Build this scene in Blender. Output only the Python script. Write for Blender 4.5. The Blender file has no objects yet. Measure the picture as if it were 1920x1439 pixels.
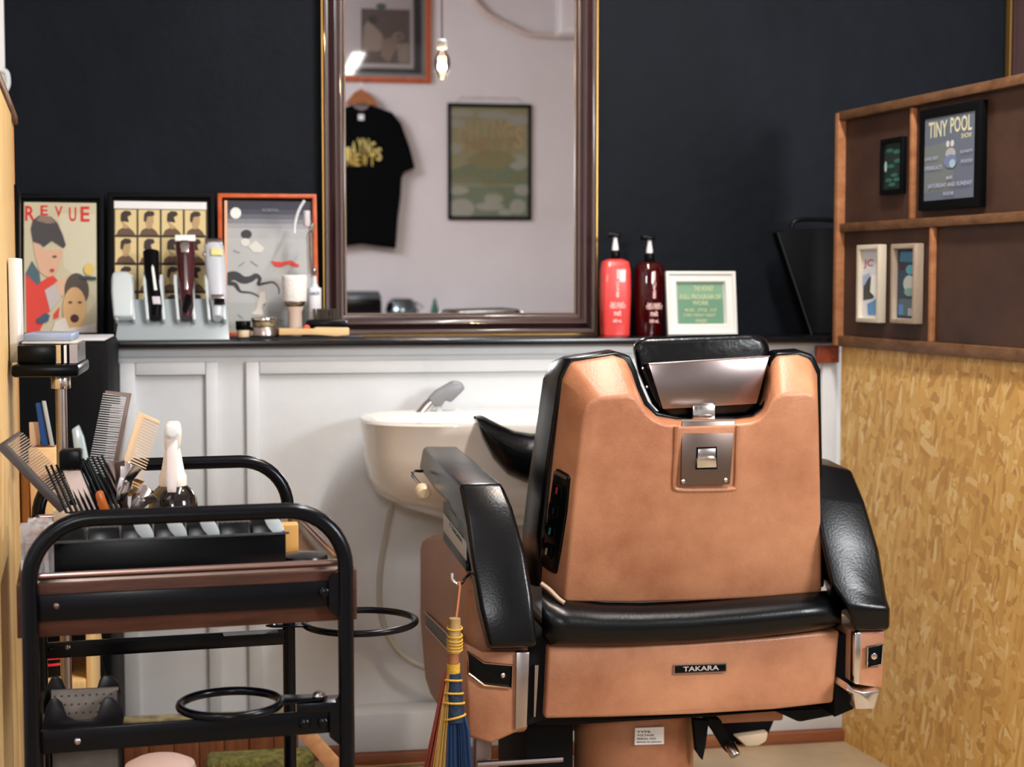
import bpy, bmesh, math, random
from mathutils import Vector as V, Matrix, Euler
random.seed(7)
S = bpy.context.scene
COL = S.collection
R = math.radians
# ---------------------------------------------------------------- camera
F = 3000.0
YAW, PITCH = R(10.0), math.atan(197.5 / F)
ROT = Euler((R(90) - PITCH, 0, -YAW)).to_matrix()
def ray(px, py): return ROT @ V(((px - 960) / F, -(py - 719.5) / F, -1))
_r = ray(700, 1412)
CAM = V((0, 0, -_r.z * 4.0 / _r.y))
cd = bpy.data.cameras.new('camera'); cam = bpy.data.objects.new('camera', cd); COL.objects.link(cam)
cam.location = CAM; cam.rotation_euler = (R(90) - PITCH, 0, -YAW)
cd.sensor_width = 36; cd.lens = 36 * F / 1920; cd.clip_start = .05
cd.dof.use_dof = True; cd.dof.focus_distance = 2.6; cd.dof.aperture_fstop = 5.6
S.camera = cam
# ---------------------------------------------------------------- light
S.view_settings.view_transform = 'Standard'; S.view_settings.look = 'None'
S.view_settings.gamma = 1; S.view_settings.use_curve_mapping = False
S.view_settings.exposure = 0.38
wd = bpy.data.worlds.new('world'); S.world = wd; wd.use_nodes = True
wd.node_tree.nodes['Background'].inputs[0].default_value = (.6, .7, .9, 1)
wd.node_tree.nodes['Background'].inputs[1].default_value = .3
def area(name, loc, tgt, sx, sy, power, col):
    l = bpy.data.lights.new(name, 'AREA'); l.shape = 'RECTANGLE'; l.size = sx; l.size_y = sy
    l.energy = power; l.color = col
    o = bpy.data.objects.new(name, l); COL.objects.link(o); o.location = loc
    o.rotation_euler = (V(tgt) - V(loc)).to_track_quat('-Z', 'Y').to_euler(); return o
area('shop_window', (2.2, .9, 1.7), (0.7, 4.0, .6), .6, .5, 44, (.95, .98, 1))
area('door_window', (-.22, -1.6, 1.88), (0.7, 4.0, .7), .4, .35, 24, (.96, .98, 1))
area('ceiling_tube', (1.1, 2.3, 3.1), (1.1, 2.3, 0), .1, 1.7, 70, (1, .97, .94))
area('rear_wall_fill', (-1.2, .3, 3.05), (.9, -1.9, 1.3), 1.2, .6, 66, (.92, .94, 1))  # added fill, no fixture: brightens the wall behind the camera for the mirror
area('left_window', (-1.75, .9, 1.6), (1.2, 3.2, .9), 1.2, 1.0, 4, (.7, .88, 1))
# ---------------------------------------------------------------- pixel helpers (photo pixel to a point on a plane of the room)
def atp(px, py, P, n):
    r = ray(px, py); n = V(n); return CAM + r * ((V(P) - CAM).dot(n) / r.dot(n))
def at(px, py, Y): return atp(px, py, (0, Y, 0), (0, 1, 0))
def atx(px, py, X): return atp(px, py, (X, 0, 0), (1, 0, 0))
def atz(px, py, Z): return atp(px, py, (0, 0, Z), (0, 0, 1))
def proj(p):
    q = ROT.transposed() @ (V(p) - CAM); return 960 + F * q.x / -q.z, 719.5 - F * q.y / -q.z
# ---------------------------------------------------------------- materials
def lin(c):
    return tuple(((x / 255) / 12.92 if x / 255 <= .04045 else ((x / 255 + .055) / 1.055) ** 2.4) for x in c) + (1,)
MATS = {}
def mat(name, col=(128,)*3, rough=.5, metal=0., var=None, vs=8, bump=0, bs=60, trans=0, coat=0, emit=0, spec=.5, stretch=(1, 1, 1), ior=1.45, rvar=0):
    if name in MATS: return MATS[name]
    m = bpy.data.materials.new(name); m.use_nodes = True; MATS[name] = m
    t = m.node_tree; b = t.nodes['Principled BSDF']; N = t.nodes.new; L = t.links.new
    b.inputs['Base Color'].default_value = lin(col); b.inputs['Roughness'].default_value = rough
    b.inputs['Metallic'].default_value = metal; b.inputs['Specular IOR Level'].default_value = spec
    b.inputs['Transmission Weight'].default_value = trans; b.inputs['Coat Weight'].default_value = coat
    b.inputs['IOR'].default_value = ior
    if emit:
        b.inputs['Emission Color'].default_value = lin(col); b.inputs['Emission Strength'].default_value = emit
    if var or bump or rvar:
        tc = N('ShaderNodeTexCoord'); mp = N('ShaderNodeMapping'); L(tc.outputs['Object'], mp.inputs[0])
        mp.inputs['Scale'].default_value = stretch
    if var:
        n = N('ShaderNodeTexNoise'); n.inputs['Scale'].default_value = vs; n.inputs['Detail'].default_value = 8
        n.inputs['Roughness'].default_value = .65
        L(mp.outputs[0], n.inputs[0]); r = N('ShaderNodeValToRGB')
        r.color_ramp.elements[0].position = .32; r.color_ramp.elements[1].position = .68
        r.color_ramp.elements[0].color = lin(col); r.color_ramp.elements[1].color = lin(var)
        L(n.outputs[0], r.inputs[0]); L(r.outputs[0], b.inputs['Base Color'])
    if rvar:
        n = N('ShaderNodeTexNoise'); n.inputs['Scale'].default_value = 9; n.inputs['Detail'].default_value = 6
        L(mp.outputs[0], n.inputs[0]); mr = N('ShaderNodeMapRange')
        mr.inputs[3].default_value = max(.02, rough - rvar); mr.inputs[4].default_value = rough + rvar
        L(n.outputs[0], mr.inputs[0]); L(mr.outputs[0], b.inputs['Roughness'])
    if bump:
        n = N('ShaderNodeTexNoise'); n.inputs['Scale'].default_value = bs; n.inputs['Detail'].default_value = 6
        L(mp.outputs[0], n.inputs[0]); bp = N('ShaderNodeBump'); bp.inputs['Strength'].default_value = bump
        bp.inputs['Distance'].default_value = .01
        L(n.outputs[0], bp.inputs['Height']); L(bp.outputs[0], b.inputs['Normal'])
    return m
def flat(c, rough=.6): return mat('print_%d_%d_%d' % tuple(c), c, rough)
navy = mat('navy_plaster', (11, 15, 21), .6, var=(17, 22, 30), vs=3.2, bump=.28, bs=22, spec=.12)
white = mat('white_paint', (196, 200, 204), .5, var=(208, 211, 213), vs=4, bump=.05, bs=40)
pinkwall = mat('off_white_plaster', (214, 207, 208), .8, var=(222, 217, 218), vs=2, bump=.06, bs=30)
concrete = mat('floor_concrete', (140, 118, 92), .55, var=(158, 137, 108), vs=6, bump=.06, bs=20)
skirtm = mat('brown_skirting', (112, 62, 38), .5, var=(140, 84, 52), vs=10, stretch=(.3, 1, 4))
blk = mat('black_satin', (4, 5, 7), .28, spec=.16)
blkm = mat('black_matt', (5, 6, 8), .6, spec=.12)
trol = mat('black_powder_coated_metal', (3, 5, 10), .24, spec=.25, bump=.02, bs=300)
leather = mat('black_leather', (4, 5, 7), .25, bump=.045, bs=240, rvar=.06, spec=.32)
leather2 = mat('black_leather_soft', (4, 5, 7), .24, bump=.08, bs=60, rvar=.07, spec=.36)
copper = mat('copper_vinyl', (142, 88, 60), .4, var=(183, 128, 93), vs=4.5, bump=.09, bs=220, rvar=.08, spec=.5)
copper2 = mat('copper_vinyl_worn', (126, 84, 58), .45, var=(156, 106, 76), vs=9, bump=.14, bs=120, rvar=.1)
chrome = mat('chrome', (220, 218, 216), .14, 1)
steel = mat('brushed_steel', (170, 162, 160), .27, 1, rvar=.08)
dsteel = mat('dark_steel', (120, 105, 98), .34, 1, rvar=.08)
ceram = mat('white_ceramic', (226, 222, 214), .12, coat=.5)
gold = mat('brass_gold', (190, 150, 80), .35, .8)
mould = mat('dark_mahogany', (46, 26, 26), .28, var=(60, 36, 34), vs=6, coat=.4)
glassm = mat('mirror_silver', (236, 236, 238), .0, 1)
def wood(name, a, b, sc=(1, 1, 12), rough=.5, vs=5):
    return mat(name, a, rough, spec=.25, var=b, vs=vs, stretch=sc, bump=.08, bs=30)
pine = wood('pale_pine', (188, 152, 96), (214, 182, 128), (14, 14, .8))
pineend = wood('pine_edge', (196, 138, 84), (214, 160, 104), (10, 10, 1))
walnut = wood('walnut_board', (52, 27, 17), (80, 45, 30), (1.2, 12, 14))
rail = wood('brown_rail', (84, 58, 40), (122, 88, 60), (3, 3, 6), vs=6)
ply = mat('stained_plywood', (48, 30, 22), .6, var=(72, 47, 34), vs=5, bump=.1, bs=50, stretch=(1, 1, 1))
lwood = wood('light_wood', (208, 172, 120), (224, 192, 144), (2, 8, 8))
white2 = mat('white_plastic', (228, 228, 224), .35)
cream = mat('cream_plastic', (214, 192, 162), .4)
acry = mat('frosted_acrylic', (226, 236, 238), .2, trans=.35, spec=.6)
glass = mat('clear_glass', (245, 248, 248), .03, trans=1)
def thin(name, refl=.09, tint=(1, 1, 1, 1)):
    m = bpy.data.materials.new(name); m.use_nodes = True; t = m.node_tree; t.nodes.clear(); N = t.nodes.new
    o = N('ShaderNodeOutputMaterial'); a = N('ShaderNodeBsdfTransparent'); g = N('ShaderNodeBsdfGlossy'); x = N('ShaderNodeMixShader'); f = N('ShaderNodeFresnel')
    a.inputs[0].default_value = tint; g.inputs[1].default_value = .03; f.inputs[0].default_value = 1.5
    t.links.new(f.outputs[0], x.inputs[0]); t.links.new(a.outputs[0], x.inputs[1]); t.links.new(g.outputs[0], x.inputs[2]); t.links.new(x.outputs[0], o.inputs[0]); return m
pane = thin('thin_glass')
orangew = wood('orange_stained_wood', (168, 72, 34), (196, 98, 54), (6, 6, 6), rough=.35)
rub = mat('black_rubber', (6, 6, 7), .7, spec=.2)
def osb():
    m = bpy.data.materials.new('osb_board'); m.use_nodes = True; t = m.node_tree; b = t.nodes['Principled BSDF']
    N = t.nodes.new; L = t.links.new; tc = N('ShaderNodeTexCoord'); prev = None
    nz = N('ShaderNodeTexNoise'); nz.inputs['Scale'].default_value = 6; L(tc.outputs['Object'], nz.inputs[0])
    for i, (rot, sc) in enumerate((((.15, 0, 0), (16, 50, 24)), ((.8, 0, 0), (16, 56, 20)), ((-.7, 0, 0), (16, 60, 24)), ((1.35, 0, 0), (16, 52, 26)), ((-.2, 0, 0), (16, 90, 20)))):
        mp = N('ShaderNodeMapping'); mp.inputs['Rotation'].default_value = rot
        mp2 = N('ShaderNodeMapping'); mp2.inputs['Scale'].default_value = sc
        add = N('ShaderNodeMix'); add.data_type = 'VECTOR'; add.inputs[0].default_value = .03
        L(tc.outputs['Object'], add.inputs[4]); L(nz.outputs[1], add.inputs[5])
        L(add.outputs[1], mp.inputs[0]); L(mp.outputs[0], mp2.inputs[0])
        v = N('ShaderNodeTexVoronoi'); v.inputs['Scale'].default_value = 1; L(mp2.outputs[0], v.inputs[0])
        sp = N('ShaderNodeSeparateColor'); L(v.outputs['Color'], sp.inputs[0])
        r = N('ShaderNodeValToRGB'); e = r.color_ramp.elements
        e[0].color = lin((178, 132, 68)); e[1].color = lin((222, 192, 132))
        x = r.color_ramp.elements.new(.35); x.color = lin((200, 154, 80))
        x = r.color_ramp.elements.new(.8); x.color = lin((212, 170, 96))
        L(sp.outputs[0], r.inputs[0])
        if prev is None: prev = r.outputs[0]
        else:
            th = N('ShaderNodeMath'); th.operation = 'GREATER_THAN'; th.inputs[1].default_value = .62; L(sp.outputs[1], th.inputs[0])
            mx = N('ShaderNodeMix'); mx.data_type = 'RGBA'; L(th.outputs[0], mx.inputs[0]); L(prev, mx.inputs[6]); L(r.outputs[0], mx.inputs[7]); prev = mx.outputs[2]
    L(prev, b.inputs['Base Color']); b.inputs['Roughness'].default_value = .55
    bp = N('ShaderNodeBump'); bp.inputs['Strength'].default_value = .15; bp.inputs['Distance'].default_value = .004
    L(prev, bp.inputs['Height']); L(bp.outputs[0], b.inputs['Normal'])
    return m
osbm = osb()
# ---------------------------------------------------------------- mesh builder
TXT = {}
def text_data(s):
    if s in TXT: return TXT[s]
    c = bpy.data.curves.new('t', 'FONT'); c.body = s; c.size = 1; c.resolution_u = 2; c.offset = .02
    o = bpy.data.objects.new('t', c); me = bpy.data.meshes.new_from_object(o)
    vs = [v.co.copy() for v in me.vertices]; fs = [tuple(p.vertices) for p in me.polygons]
    bpy.data.objects.remove(o); bpy.data.curves.remove(c); bpy.data.meshes.remove(me)
    if vs:
        x0 = min(v.x for v in vs); x1 = max(v.x for v in vs); y0 = min(v.y for v in vs); y1 = max(v.y for v in vs)
        vs = [((v.x - x0) / (x1 - x0), (v.y - y0) / (y1 - y0)) for v in vs]
    TXT[s] = (vs, fs); return TXT[s]
class MB:
    def __init__(s): s.bm = bmesh.new(); s.mats = []; s.i = 0
    def use(s, m):
        if m not in s.mats: s.mats.append(m)
        s.i = s.mats.index(m); return s
    def f(s, vs):
        try: x = s.bm.faces.new(vs); x.material_index = s.i; return x
        except ValueError: return None
    def pts(s, ps): return [s.bm.verts.new(p) for p in ps]
    def poly(s, ps): s.f(s.pts(ps)); return s
    def prism(s, ps, vec):
        vec = V(vec); a = s.pts(ps); b = s.pts([V(p) + vec for p in ps]); n = len(a)
        s.f(a); s.f(b[::-1])
        for k in range(n): s.f([a[k], b[k], b[(k + 1) % n], a[(k + 1) % n]])
        return s
    def box(s, p0, p1):
        x0, y0, z0 = p0; x1, y1, z1 = p1
        return s.prism([(x0, y0, z0), (x1, y0, z0), (x1, y0, z1), (x0, y0, z1)], (0, y1 - y0, 0))
    def cbox(s, c, u, v, w):   # centre and three half-extent vectors
        c, u, v, w = V(c), V(u), V(v), V(w)
        return s.prism([c - u - v - w, c + u - v - w, c + u + v - w, c - u + v - w], 2 * w)
    def loft(s, rings, caps=True, closed=True):
        rs = [s.pts(r) for r in rings]; n = len(rs[0])
        for a, b in zip(rs, rs[1:]):
            for k in range(n if closed else n - 1): s.f([a[k], b[k], b[(k + 1) % n], a[(k + 1) % n]])
        if caps and closed: s.f(rs[0]); s.f(rs[-1][::-1])
        return s
    def tube(s, path, r, n=12, closed=False, caps=True):
        P = [V(p) for p in path]; m = len(P); rr = r if isinstance(r, (list, tuple)) else [r] * m
        rings = []; up = None
        for i in range(m):
            if closed: d = P[(i + 1) % m] - P[i - 1]
            else: d = P[min(i + 1, m - 1)] - P[max(i - 1, 0)]
            d.normalize()
            if up is None:
                up = V((0, 0, 1)) if abs(d.z) < .9 else V((1, 0, 0))
            a = d.cross(up)
            if a.length < 1e-4: a = d.cross(V((0, 1, 0)))
            a.normalize(); up = a.cross(d).normalized()
            rings.append([P[i] + (a * math.cos(t) + up * math.sin(t)) * rr[i] for t in [2 * math.pi * k / n for k in range(n)]])
        if closed:
            rs = [s.pts(x) for x in rings]
            for i in range(m):
                a, b = rs[i], rs[(i + 1) % m]
                for k in range(n): s.f([a[k], b[k], b[(k + 1) % n], a[(k + 1) % n]])
            return s
        return s.loft(rings, caps)
    def lathe(s, prof, c, axis=(0, 0, 1), n=28, caps=True, sx=1, sy=1):
        c = V(c); ax = V(axis).normalized(); a = ax.cross(V((0, 1, 0)) if abs(ax.y) < .9 else V((1, 0, 0))).normalized(); b = ax.cross(a)
        return s.loft([[c + ax * h + a * (r * sx * math.cos(t)) + b * (r * sy * math.sin(t)) for t in [2 * math.pi * k / n for k in range(n)]] for r, h in prof], caps)
    def ball(s, c, r, sc=(1, 1, 1), n=14):
        c = V(c); rings = []
        for i in range(1, n // 2):
            ph = math.pi * i / (n // 2)
            rings.append([c + V((r * sc[0] * math.sin(ph) * math.cos(t), r * sc[1] * math.sin(ph) * math.sin(t), -r * sc[2] * math.cos(ph))) for t in [2 * math.pi * k / n for k in range(n)]])
        return s.loft(rings)
    def disc(s, c, n_, r, d, k=16):   # short cylinder along n_
        return s.lathe([(r, 0), (r, d)], c, n_, k)
    def grid(s, rows):
        rs = [s.pts(r) for r in rows]
        for a, b in zip(rs, rs[1:]):
            for k in range(len(a) - 1): s.f([a[k], a[k + 1], b[k + 1], b[k]])
        return s
    def text(s, txt, o, u, v, off=(0, 0, 0)):   # text filling parallelogram o,u,v
        vs, fs = text_data(txt); o, u, v, off = V(o), V(u), V(v), V(off)
        b = s.pts([o + u * x + v * y + off for x, y in vs])
        for q in fs: s.f([b[k] for k in q])
        return s
    def build(s, name, m=None, parent=None, bevel=0, seg=2, smooth=True, ang=35, label=None, cat=None, group=None, kind=None, solid=0, sub=0, recalc=True, bang=30):
        if m is not None:
            s.mats = [m] + s.mats[1:] if s.mats and s.mats[0] is None else ([m] if not s.mats else s.mats)
        bm = s.bm
        bmesh.ops.remove_doubles(bm, verts=bm.verts, dist=1e-6)
        if recalc: bmesh.ops.recalc_face_normals(bm, faces=bm.faces)
        if bevel:
            es = [e for e in bm.edges if len(e.link_faces) == 2 and e.calc_face_angle(0) > R(bang)]
            bmesh.ops.bevel(bm, geom=es, offset=bevel, segments=seg, profile=.5, affect='EDGES', clamp_overlap=True)
        org = V((0, 0, 0)); p = parent
        if parent is None:
            xs = [v.co for v in bm.verts]
            org = V(((min(v.x for v in xs) + max(v.x for v in xs)) / 2, (min(v.y for v in xs) + max(v.y for v in xs)) / 2, min(v.z for v in xs)))
        else:
            while p is not None: org = org + p.location; p = p.parent
        for v in bm.verts: v.co -= org
        me = bpy.data.meshes.new(name); bm.to_mesh(me); bm.free()
        for x in s.mats: me.materials.append(x)
        if smooth:
            me.shade_smooth(); me.set_sharp_from_angle(angle=R(ang))
        o = bpy.data.objects.new(name, me); COL.objects.link(o)
        if parent is None: o.location = org
        else: o.parent = parent
        if solid:
            k = o.modifiers.new('s', 'SOLIDIFY'); k.thickness = solid; k.offset = 0
        if sub:
            k = o.modifiers.new('u', 'SUBSURF'); k.levels = sub; k.render_levels = sub
        if label: o['label'] = label
        if cat: o['category'] = cat
        if group: o['group'] = group
        if kind: o['kind'] = kind
        return o
def thing(name, label, cat, loc=(0, 0, 0), group=None, kind=None):
    o = bpy.data.objects.new(name, None); COL.objects.link(o); o.location = loc; o.empty_display_size = .05
    if label: o['label'] = label
    if cat: o['category'] = cat
    if group: o['group'] = group
    if kind: o['kind'] = kind
    return o
def arc(c, a, b, r, t0, t1, n=10):
    c, a, b = V(c), V(a), V(b)
    return [c + a * (r * math.cos(t)) + b * (r * math.sin(t)) for t in [t0 + (t1 - t0) * k / n for k in range(n + 1)]]
def smoothpath(ps, k=6):   # catmull rom
    P = [V(p) for p in ps]; P = [2 * P[0] - P[1]] + P + [2 * P[-1] - P[-2]]; out = []
    for i in range(1, len(P) - 2):
        for j in range(k):
            t = j / k; a, b, c, d = P[i - 1:i + 3]
            out.append(.5 * ((2 * b) + (c - a) * t + (2 * a - 5 * b + 4 * c - d) * t * t + (3 * b - a - 3 * c + d) * t ** 3))
    out.append(P[-2]); return out
class Print:   # flat printed sheet: coloured shapes in 0..1 coordinates, laid a fraction of a millimetre over one another
    def __init__(s, o, u, v, n): s.o, s.u, s.v, s.n = V(o), V(u), V(v), V(n).normalized(); s.b = MB(); s.k = 0
    def P(s, x, y): return s.o + s.u * x + s.v * y + s.n * (.0002 * s.k)
    def poly(s, c, pts): s.b.use(flat(c)); s.b.poly([s.P(*p) for p in pts]); s.k += 1; return s
    def rect(s, c, x0, y0, x1, y1): return s.poly(c, [(x0, y0), (x1, y0), (x1, y1), (x0, y1)])
    def ell(s, c, x, y, rx, ry, n=20): return s.poly(c, [(x + rx * math.cos(2 * math.pi * k / n), y + ry * math.sin(2 * math.pi * k / n)) for k in range(n)])
    def text(s, c, t, x0, y0, x1, y1, dy=0):
        s.b.use(flat(c)); s.b.text(t, s.P(x0, y0), s.u * (x1 - x0) + s.v * dy, s.v * (y1 - y0)); s.k += 1; return s
    def build(s, name, parent, **k): return s.b.build(name, None, parent, smooth=False, recalc=False, **k)
def frame_mesh(p0, u, v, n, w, d, m, name, parent, prof=None, bevel=.002, **kw):
    # picture frame: outer rect p0..p0+u+v, moulding width w, depth d towards n
    p0, u, v, n = V(p0), V(u), V(v), V(n).normalized(); uh, vh = u.normalized(), v.normalized()
    prof = prof or [(0, 0), (0, d), (w, d), (w, 0)]
    b = MB(); rings = []
    for sx, sy, cx, cy in ((1, 1, 0, 0), (-1, 1, 1, 0), (-1, -1, 1, 1), (1, -1, 0, 1)):
        c = p0 + u * cx + v * cy
        rings.append([c + uh * (sx * a) + vh * (sy * a) + n * h for a, h in prof])
    rs = [b.pts(r) for r in rings]; k_ = len(prof)
    for i in range(4):
        a, c = rs[i], rs[(i + 1) % 4]
        for k in range(k_): b.f([a[k], c[k], c[(k + 1) % k_], a[(k + 1) % k_]])
    return b.build(name, m, parent, bevel=bevel, **kw)
# ================================================================ SETTING
YW = 4.25; YN = -1.9; XL_, XR_, ZC = -1.9, 4.2, 3.15
def struct(b, name, m=None, parent=None, **k):
    return b.build(name, m, parent, kind='structure' if parent is None else None, **k)
struct(MB().box((XL_, YN, -.05), (XR_, YW, 0)), 'floor', concrete, smooth=False)
struct(MB().box((XL_, YN, ZC), (XR_, YW, ZC + .05)), 'ceiling', pinkwall, smooth=False)
struct(MB().box((XL_, YW, 0), (XR_, YW + .1, ZC)), 'wall_back', navy, smooth=False)
struct(MB().box((XL_, YN - .1, 0), (XR_, YN, ZC)), 'wall_front', pinkwall, smooth=False)
struct(MB().box((XL_ - .1, YN, 0), (XL_, YW, ZC)), 'wall_left', pinkwall, smooth=False)
struct(MB().box((XR_, YN, 0), (XR_ + .1, YW, ZC)), 'wall_right', pinkwall, smooth=False)
# ledge and white panelling
YF = 4.0
ZL = at(1150, 634, 3.95).z
xa, xb = at(205, 800, YF).x, at(1574, 1000, YF).x
struct(MB().box((XL_ + .3, 3.95, ZL - .016), (xb + .02, YW, ZL)), 'trim_1', mat('black_ledge', (13, 14, 17), .22), bevel=.002)
pan = struct(MB().box((xa, YF, 0), (xb, YW - .01, ZL - .0165)), 'trim_2', white, smooth=False)
def wz(py, Y=YF): return at(900, py, Y).z
def wx(px, Y=YF, py=900): return at(px, py, Y).x
zt = ZL - .0165
def wbox(name, x0, x1, z0, z1, y0=YF - .014): struct(MB().box((x0, y0, z0), (x1, YF + .001, z1)), name, white, pan, bevel=.003)
z1, z2, z0 = at(350, 679, YF).z, at(350, 703, YF).z, at(700, 1345, YF).z
wbox('cap_board', xa, xb, z1 + .012, zt, YF - .008)
for px0, px1, pi0, pi1 in ((228, 411, 257, 388), (463, 1562, 488, 1536)):
    a, b, c, d = wx(px0), wx(px1), wx(pi0), wx(pi1)
    wbox('stile', a, c, z0, z1); wbox('stile', d, b, z0, z1); wbox('rail', c + .0005, d - .0005, z2, z1); 
wbox('rail', xa, xb, .031, z0, YF - .03)
wbox('bottom_board', wx(655), xb, .031, wz(1330, 3.9), YF - .1)
struct(MB().box((xa, YF - .045, 0), (wx(655) - .001, YF + .001, .03)).box((wx(655), YF - .115, 0), (xb, YF - .032, .03)), 'baseboard_back', skirtm, bevel=.003)
# ---------------------------------------------------------------- right partition
P0 = at(1578, 650, 3.93); P0.z = 0
zt_, zb_ = at(1578, 212, 3.93).z, at(1578, 648, 3.93).z
Q = (atz(1920, 150, zt_) + atz(1920, 680, zb_)) / 2
DR = V((Q.x - P0.x, Q.y - P0.y, 0)).normalized(); NR = V((DR.y, -DR.x, 0))
if NR.x > 0: NR = -NR
def atr(px, py, off=0): return atp(px, py, P0 + NR * off, NR)
def sr(px, py=500, off=0): return (atr(px, py, off) - P0).dot(DR)
def zr(py): return at(1578, py, 3.93).z
def rp(s, z, h=0): return P0 + DR * s + NR * h + V((0, 0, z))
def rbox(b, s0, s1, z0, z1, h0, h1):
    return b.prism([rp(s0, z0, h0), rp(s1, z0, h0), rp(s1, z1, h0), rp(s0, z1, h0)], NR * (h1 - h0))
print('partition dir', DR, 'floor z at 1570,1370', at(1570, 1370, 3.93).z, 'CAM', CAM)
SE = 1.35
part = thing('partition_screen', None, None, P0, kind='structure')
part.name = 'wall_partition'
rbox(MB(), 0, SE, 0, zb_ - .002, -.03, 0).build('osb_panel', osbm, part, smooth=False)
pl = rbox(MB(), 0, SE, zb_, zt_, -.02, .0).build('plywood_panel', ply, part, smooth=False)
zm0, zm1 = zr(436), zr(420)
lrail = wood('light_stile', (140, 92, 60), (176, 122, 84), (3, 3, 6), vs=6)
def rl(n, *a): rbox(MB(), *a).build(n, lrail if 'stile' in n else rail, part, bevel=.002)
rl('top_rail', 0, SE, zt_ - .02, zt_ + .002, .0, .02)
rl('bottom_rail', .0, SE, zb_ - .002, zb_ + .026, .0, .015)
rl('middle_rail', .0, SE, zm0, zm1, .0, .015)
rl('end_stile', -.012, .008, zb_, zt_, -.022, .021)
s1 = sr(1717, 300); rl('upper_stile', s1 - .008, s1 + .006, zm1 + .0005, zt_ - .0225, .0, .013)
s2 = sr(1753, 540); rl('lower_stile', s2 - .008, s2 + .006, zb_ + .0265, zm0 - .0005, .0, .013)
b = MB(); rbox(b, SE + .001, SE + .03, 0, zt_, -.03, .01); b.build('near_post', rail, part, bevel=.002)
# leather/rust coloured bracket joining ledge and partition
b = MB().use(mat('rust_brown_metal', (118, 48, 26), .45, var=(146, 66, 38), vs=30))
p = at(1527, 680, 3.99); q = at(1583, 648, 3.99)
b.box((p.x, 3.972, p.z), (q.x - .02, 3.99, q.z)); br = b.build('corner_bracket', None, None, bevel=.002, label='rust-brown screwed bracket joining white panelling to the chipboard partition', cat='bracket')
for a_, c_ in ((1543, 662), (1562, 668)):
    MB().ball(at(a_, c_, 3.972), .003, (1, .5, 1), 8).build('screw', steel, br)
# ---------------------------------------------------------------- left pine partition
L0 = at(37, 600, 3.35); L0.z = 0
ztl = at(34, 235, 3.35).z; Q = atz(2, 168, ztl)
DL = V((Q.x - L0.x, Q.y - L0.y, 0)).normalized(); NL = V((-DL.y, DL.x, 0))
if NL.x < 0: NL = -NL
print('left partition dir', DL, L0)
def lp(s, z, h=0): return L0 + DL * s + NL * h + V((0, 0, z))
lpart = thing('wall_screen', None, None, L0, kind='structure')
def lbox(s0, s1, z0, z1, h0, h1): return MB().prism([lp(s0, z0, h0), lp(s1, z0, h0), lp(s1, z1, h0), lp(s0, z1, h0)], NL * (h1 - h0))
lbox(0.0, .22, 0, ztl, -.02, -.004).build('edge_board', pineend, lpart, bevel=.001)
lbox(.221, .98, 0, ztl, -.02, .0).build('board', pine, lpart, bevel=.001)
lbox(0, .98, ztl + .0005, ztl + .02, -.03, .004).build('dark_cap', rail, lpart, bevel=.003)
# ================================================================ MIRROR
YM = 4.222
x0, x1 = at(606, 400, 4.2).x, at(1123, 400, 4.2).x
ZMT = 2.3
mir = thing('wall_mirror', 'tall mirror in a dark mahogany moulded frame with thin gold edge', 'mirror', ((x0 + x1) / 2, YM, ZL))
pr = [(0, -.02), (0, .004), (.004, .012), (.012, .010), (.016, .003), (.021, .008), (.030, .018), (.038, .014), (.043, .003), (.049, .002), (.054, -.004), (.054, -.02)]
frame_mesh((x0 + .003, YM, ZL + .001), (x1 - x0 - .006, 0, 0), (0, 0, ZMT - ZL), (0, -1, 0), .054, .02, mould, 'frame', mir, pr, bevel=0, ang=50)
frame_mesh((x0, YM, ZL + .0005), (x1 - x0, 0, 0), (0, 0, ZMT - ZL + .003), (0, -1, 0), .0035, .006, gold, 'gilt_edge', mir, [(0, -.02), (0, .006), (.0028, .006), (.0028, -.02)], bevel=0)
frame_mesh((x0 + .0575, YM, ZL + .055), (x1 - x0 - .115, 0, 0), (0, 0, ZMT - ZL - .11), (0, -1, 0), .005, .006, mat('bronze_slip', (92, 74, 60), .35, .5), 'inner_slip', mir, [(0, -.02), (0, .0), (.004, -.001), (.004, -.02)], bevel=0)
MB().box((x0 + .055, YM + .004, ZL + .05), (x1 - .055, YM + .01, ZMT - .05)).build('mirror_glass', glassm, mir, smooth=False)
YG = YM + .004
# second mirror behind the partition at the right edge of the photo
x2 = at(1899, 80, 4.2).x
m2 = thing('wall_mirror', 'dark framed mirror with gold edge, cut off at the top right behind the partition', 'mirror', (x2 + .3, YM, ZL))
frame_mesh((x2 + .003, YM, ZL + .001), (.55, 0, 0), (0, 0, ZMT - ZL), (0, -1, 0), .054, .02, mould, 'frame', m2, pr, bevel=0, ang=50)
frame_mesh((x2, YM, ZL + .0005), (.556, 0, 0), (0, 0, ZMT - ZL + .003), (0, -1, 0), .0035, .006, gold, 'gilt_edge', m2, [(0, -.02), (0, .006), (.0028, .006), (.0028, -.02)], bevel=0)
MB().box((x2 + .055, YM + .004, ZL + .05), (x2 + .5, YM + .01, ZMT - .05)).build('mirror_glass', glassm, m2, smooth=False)
# ================================================================ WHAT THE MIRROR SHOWS (behind the camera)
YV = 2 * YG - YN
def mv(px, py, Yv=YV): p = at(px, py, Yv); p.y = 2 * YG - p.y; return p
U = V((0, 0, 1))
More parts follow.
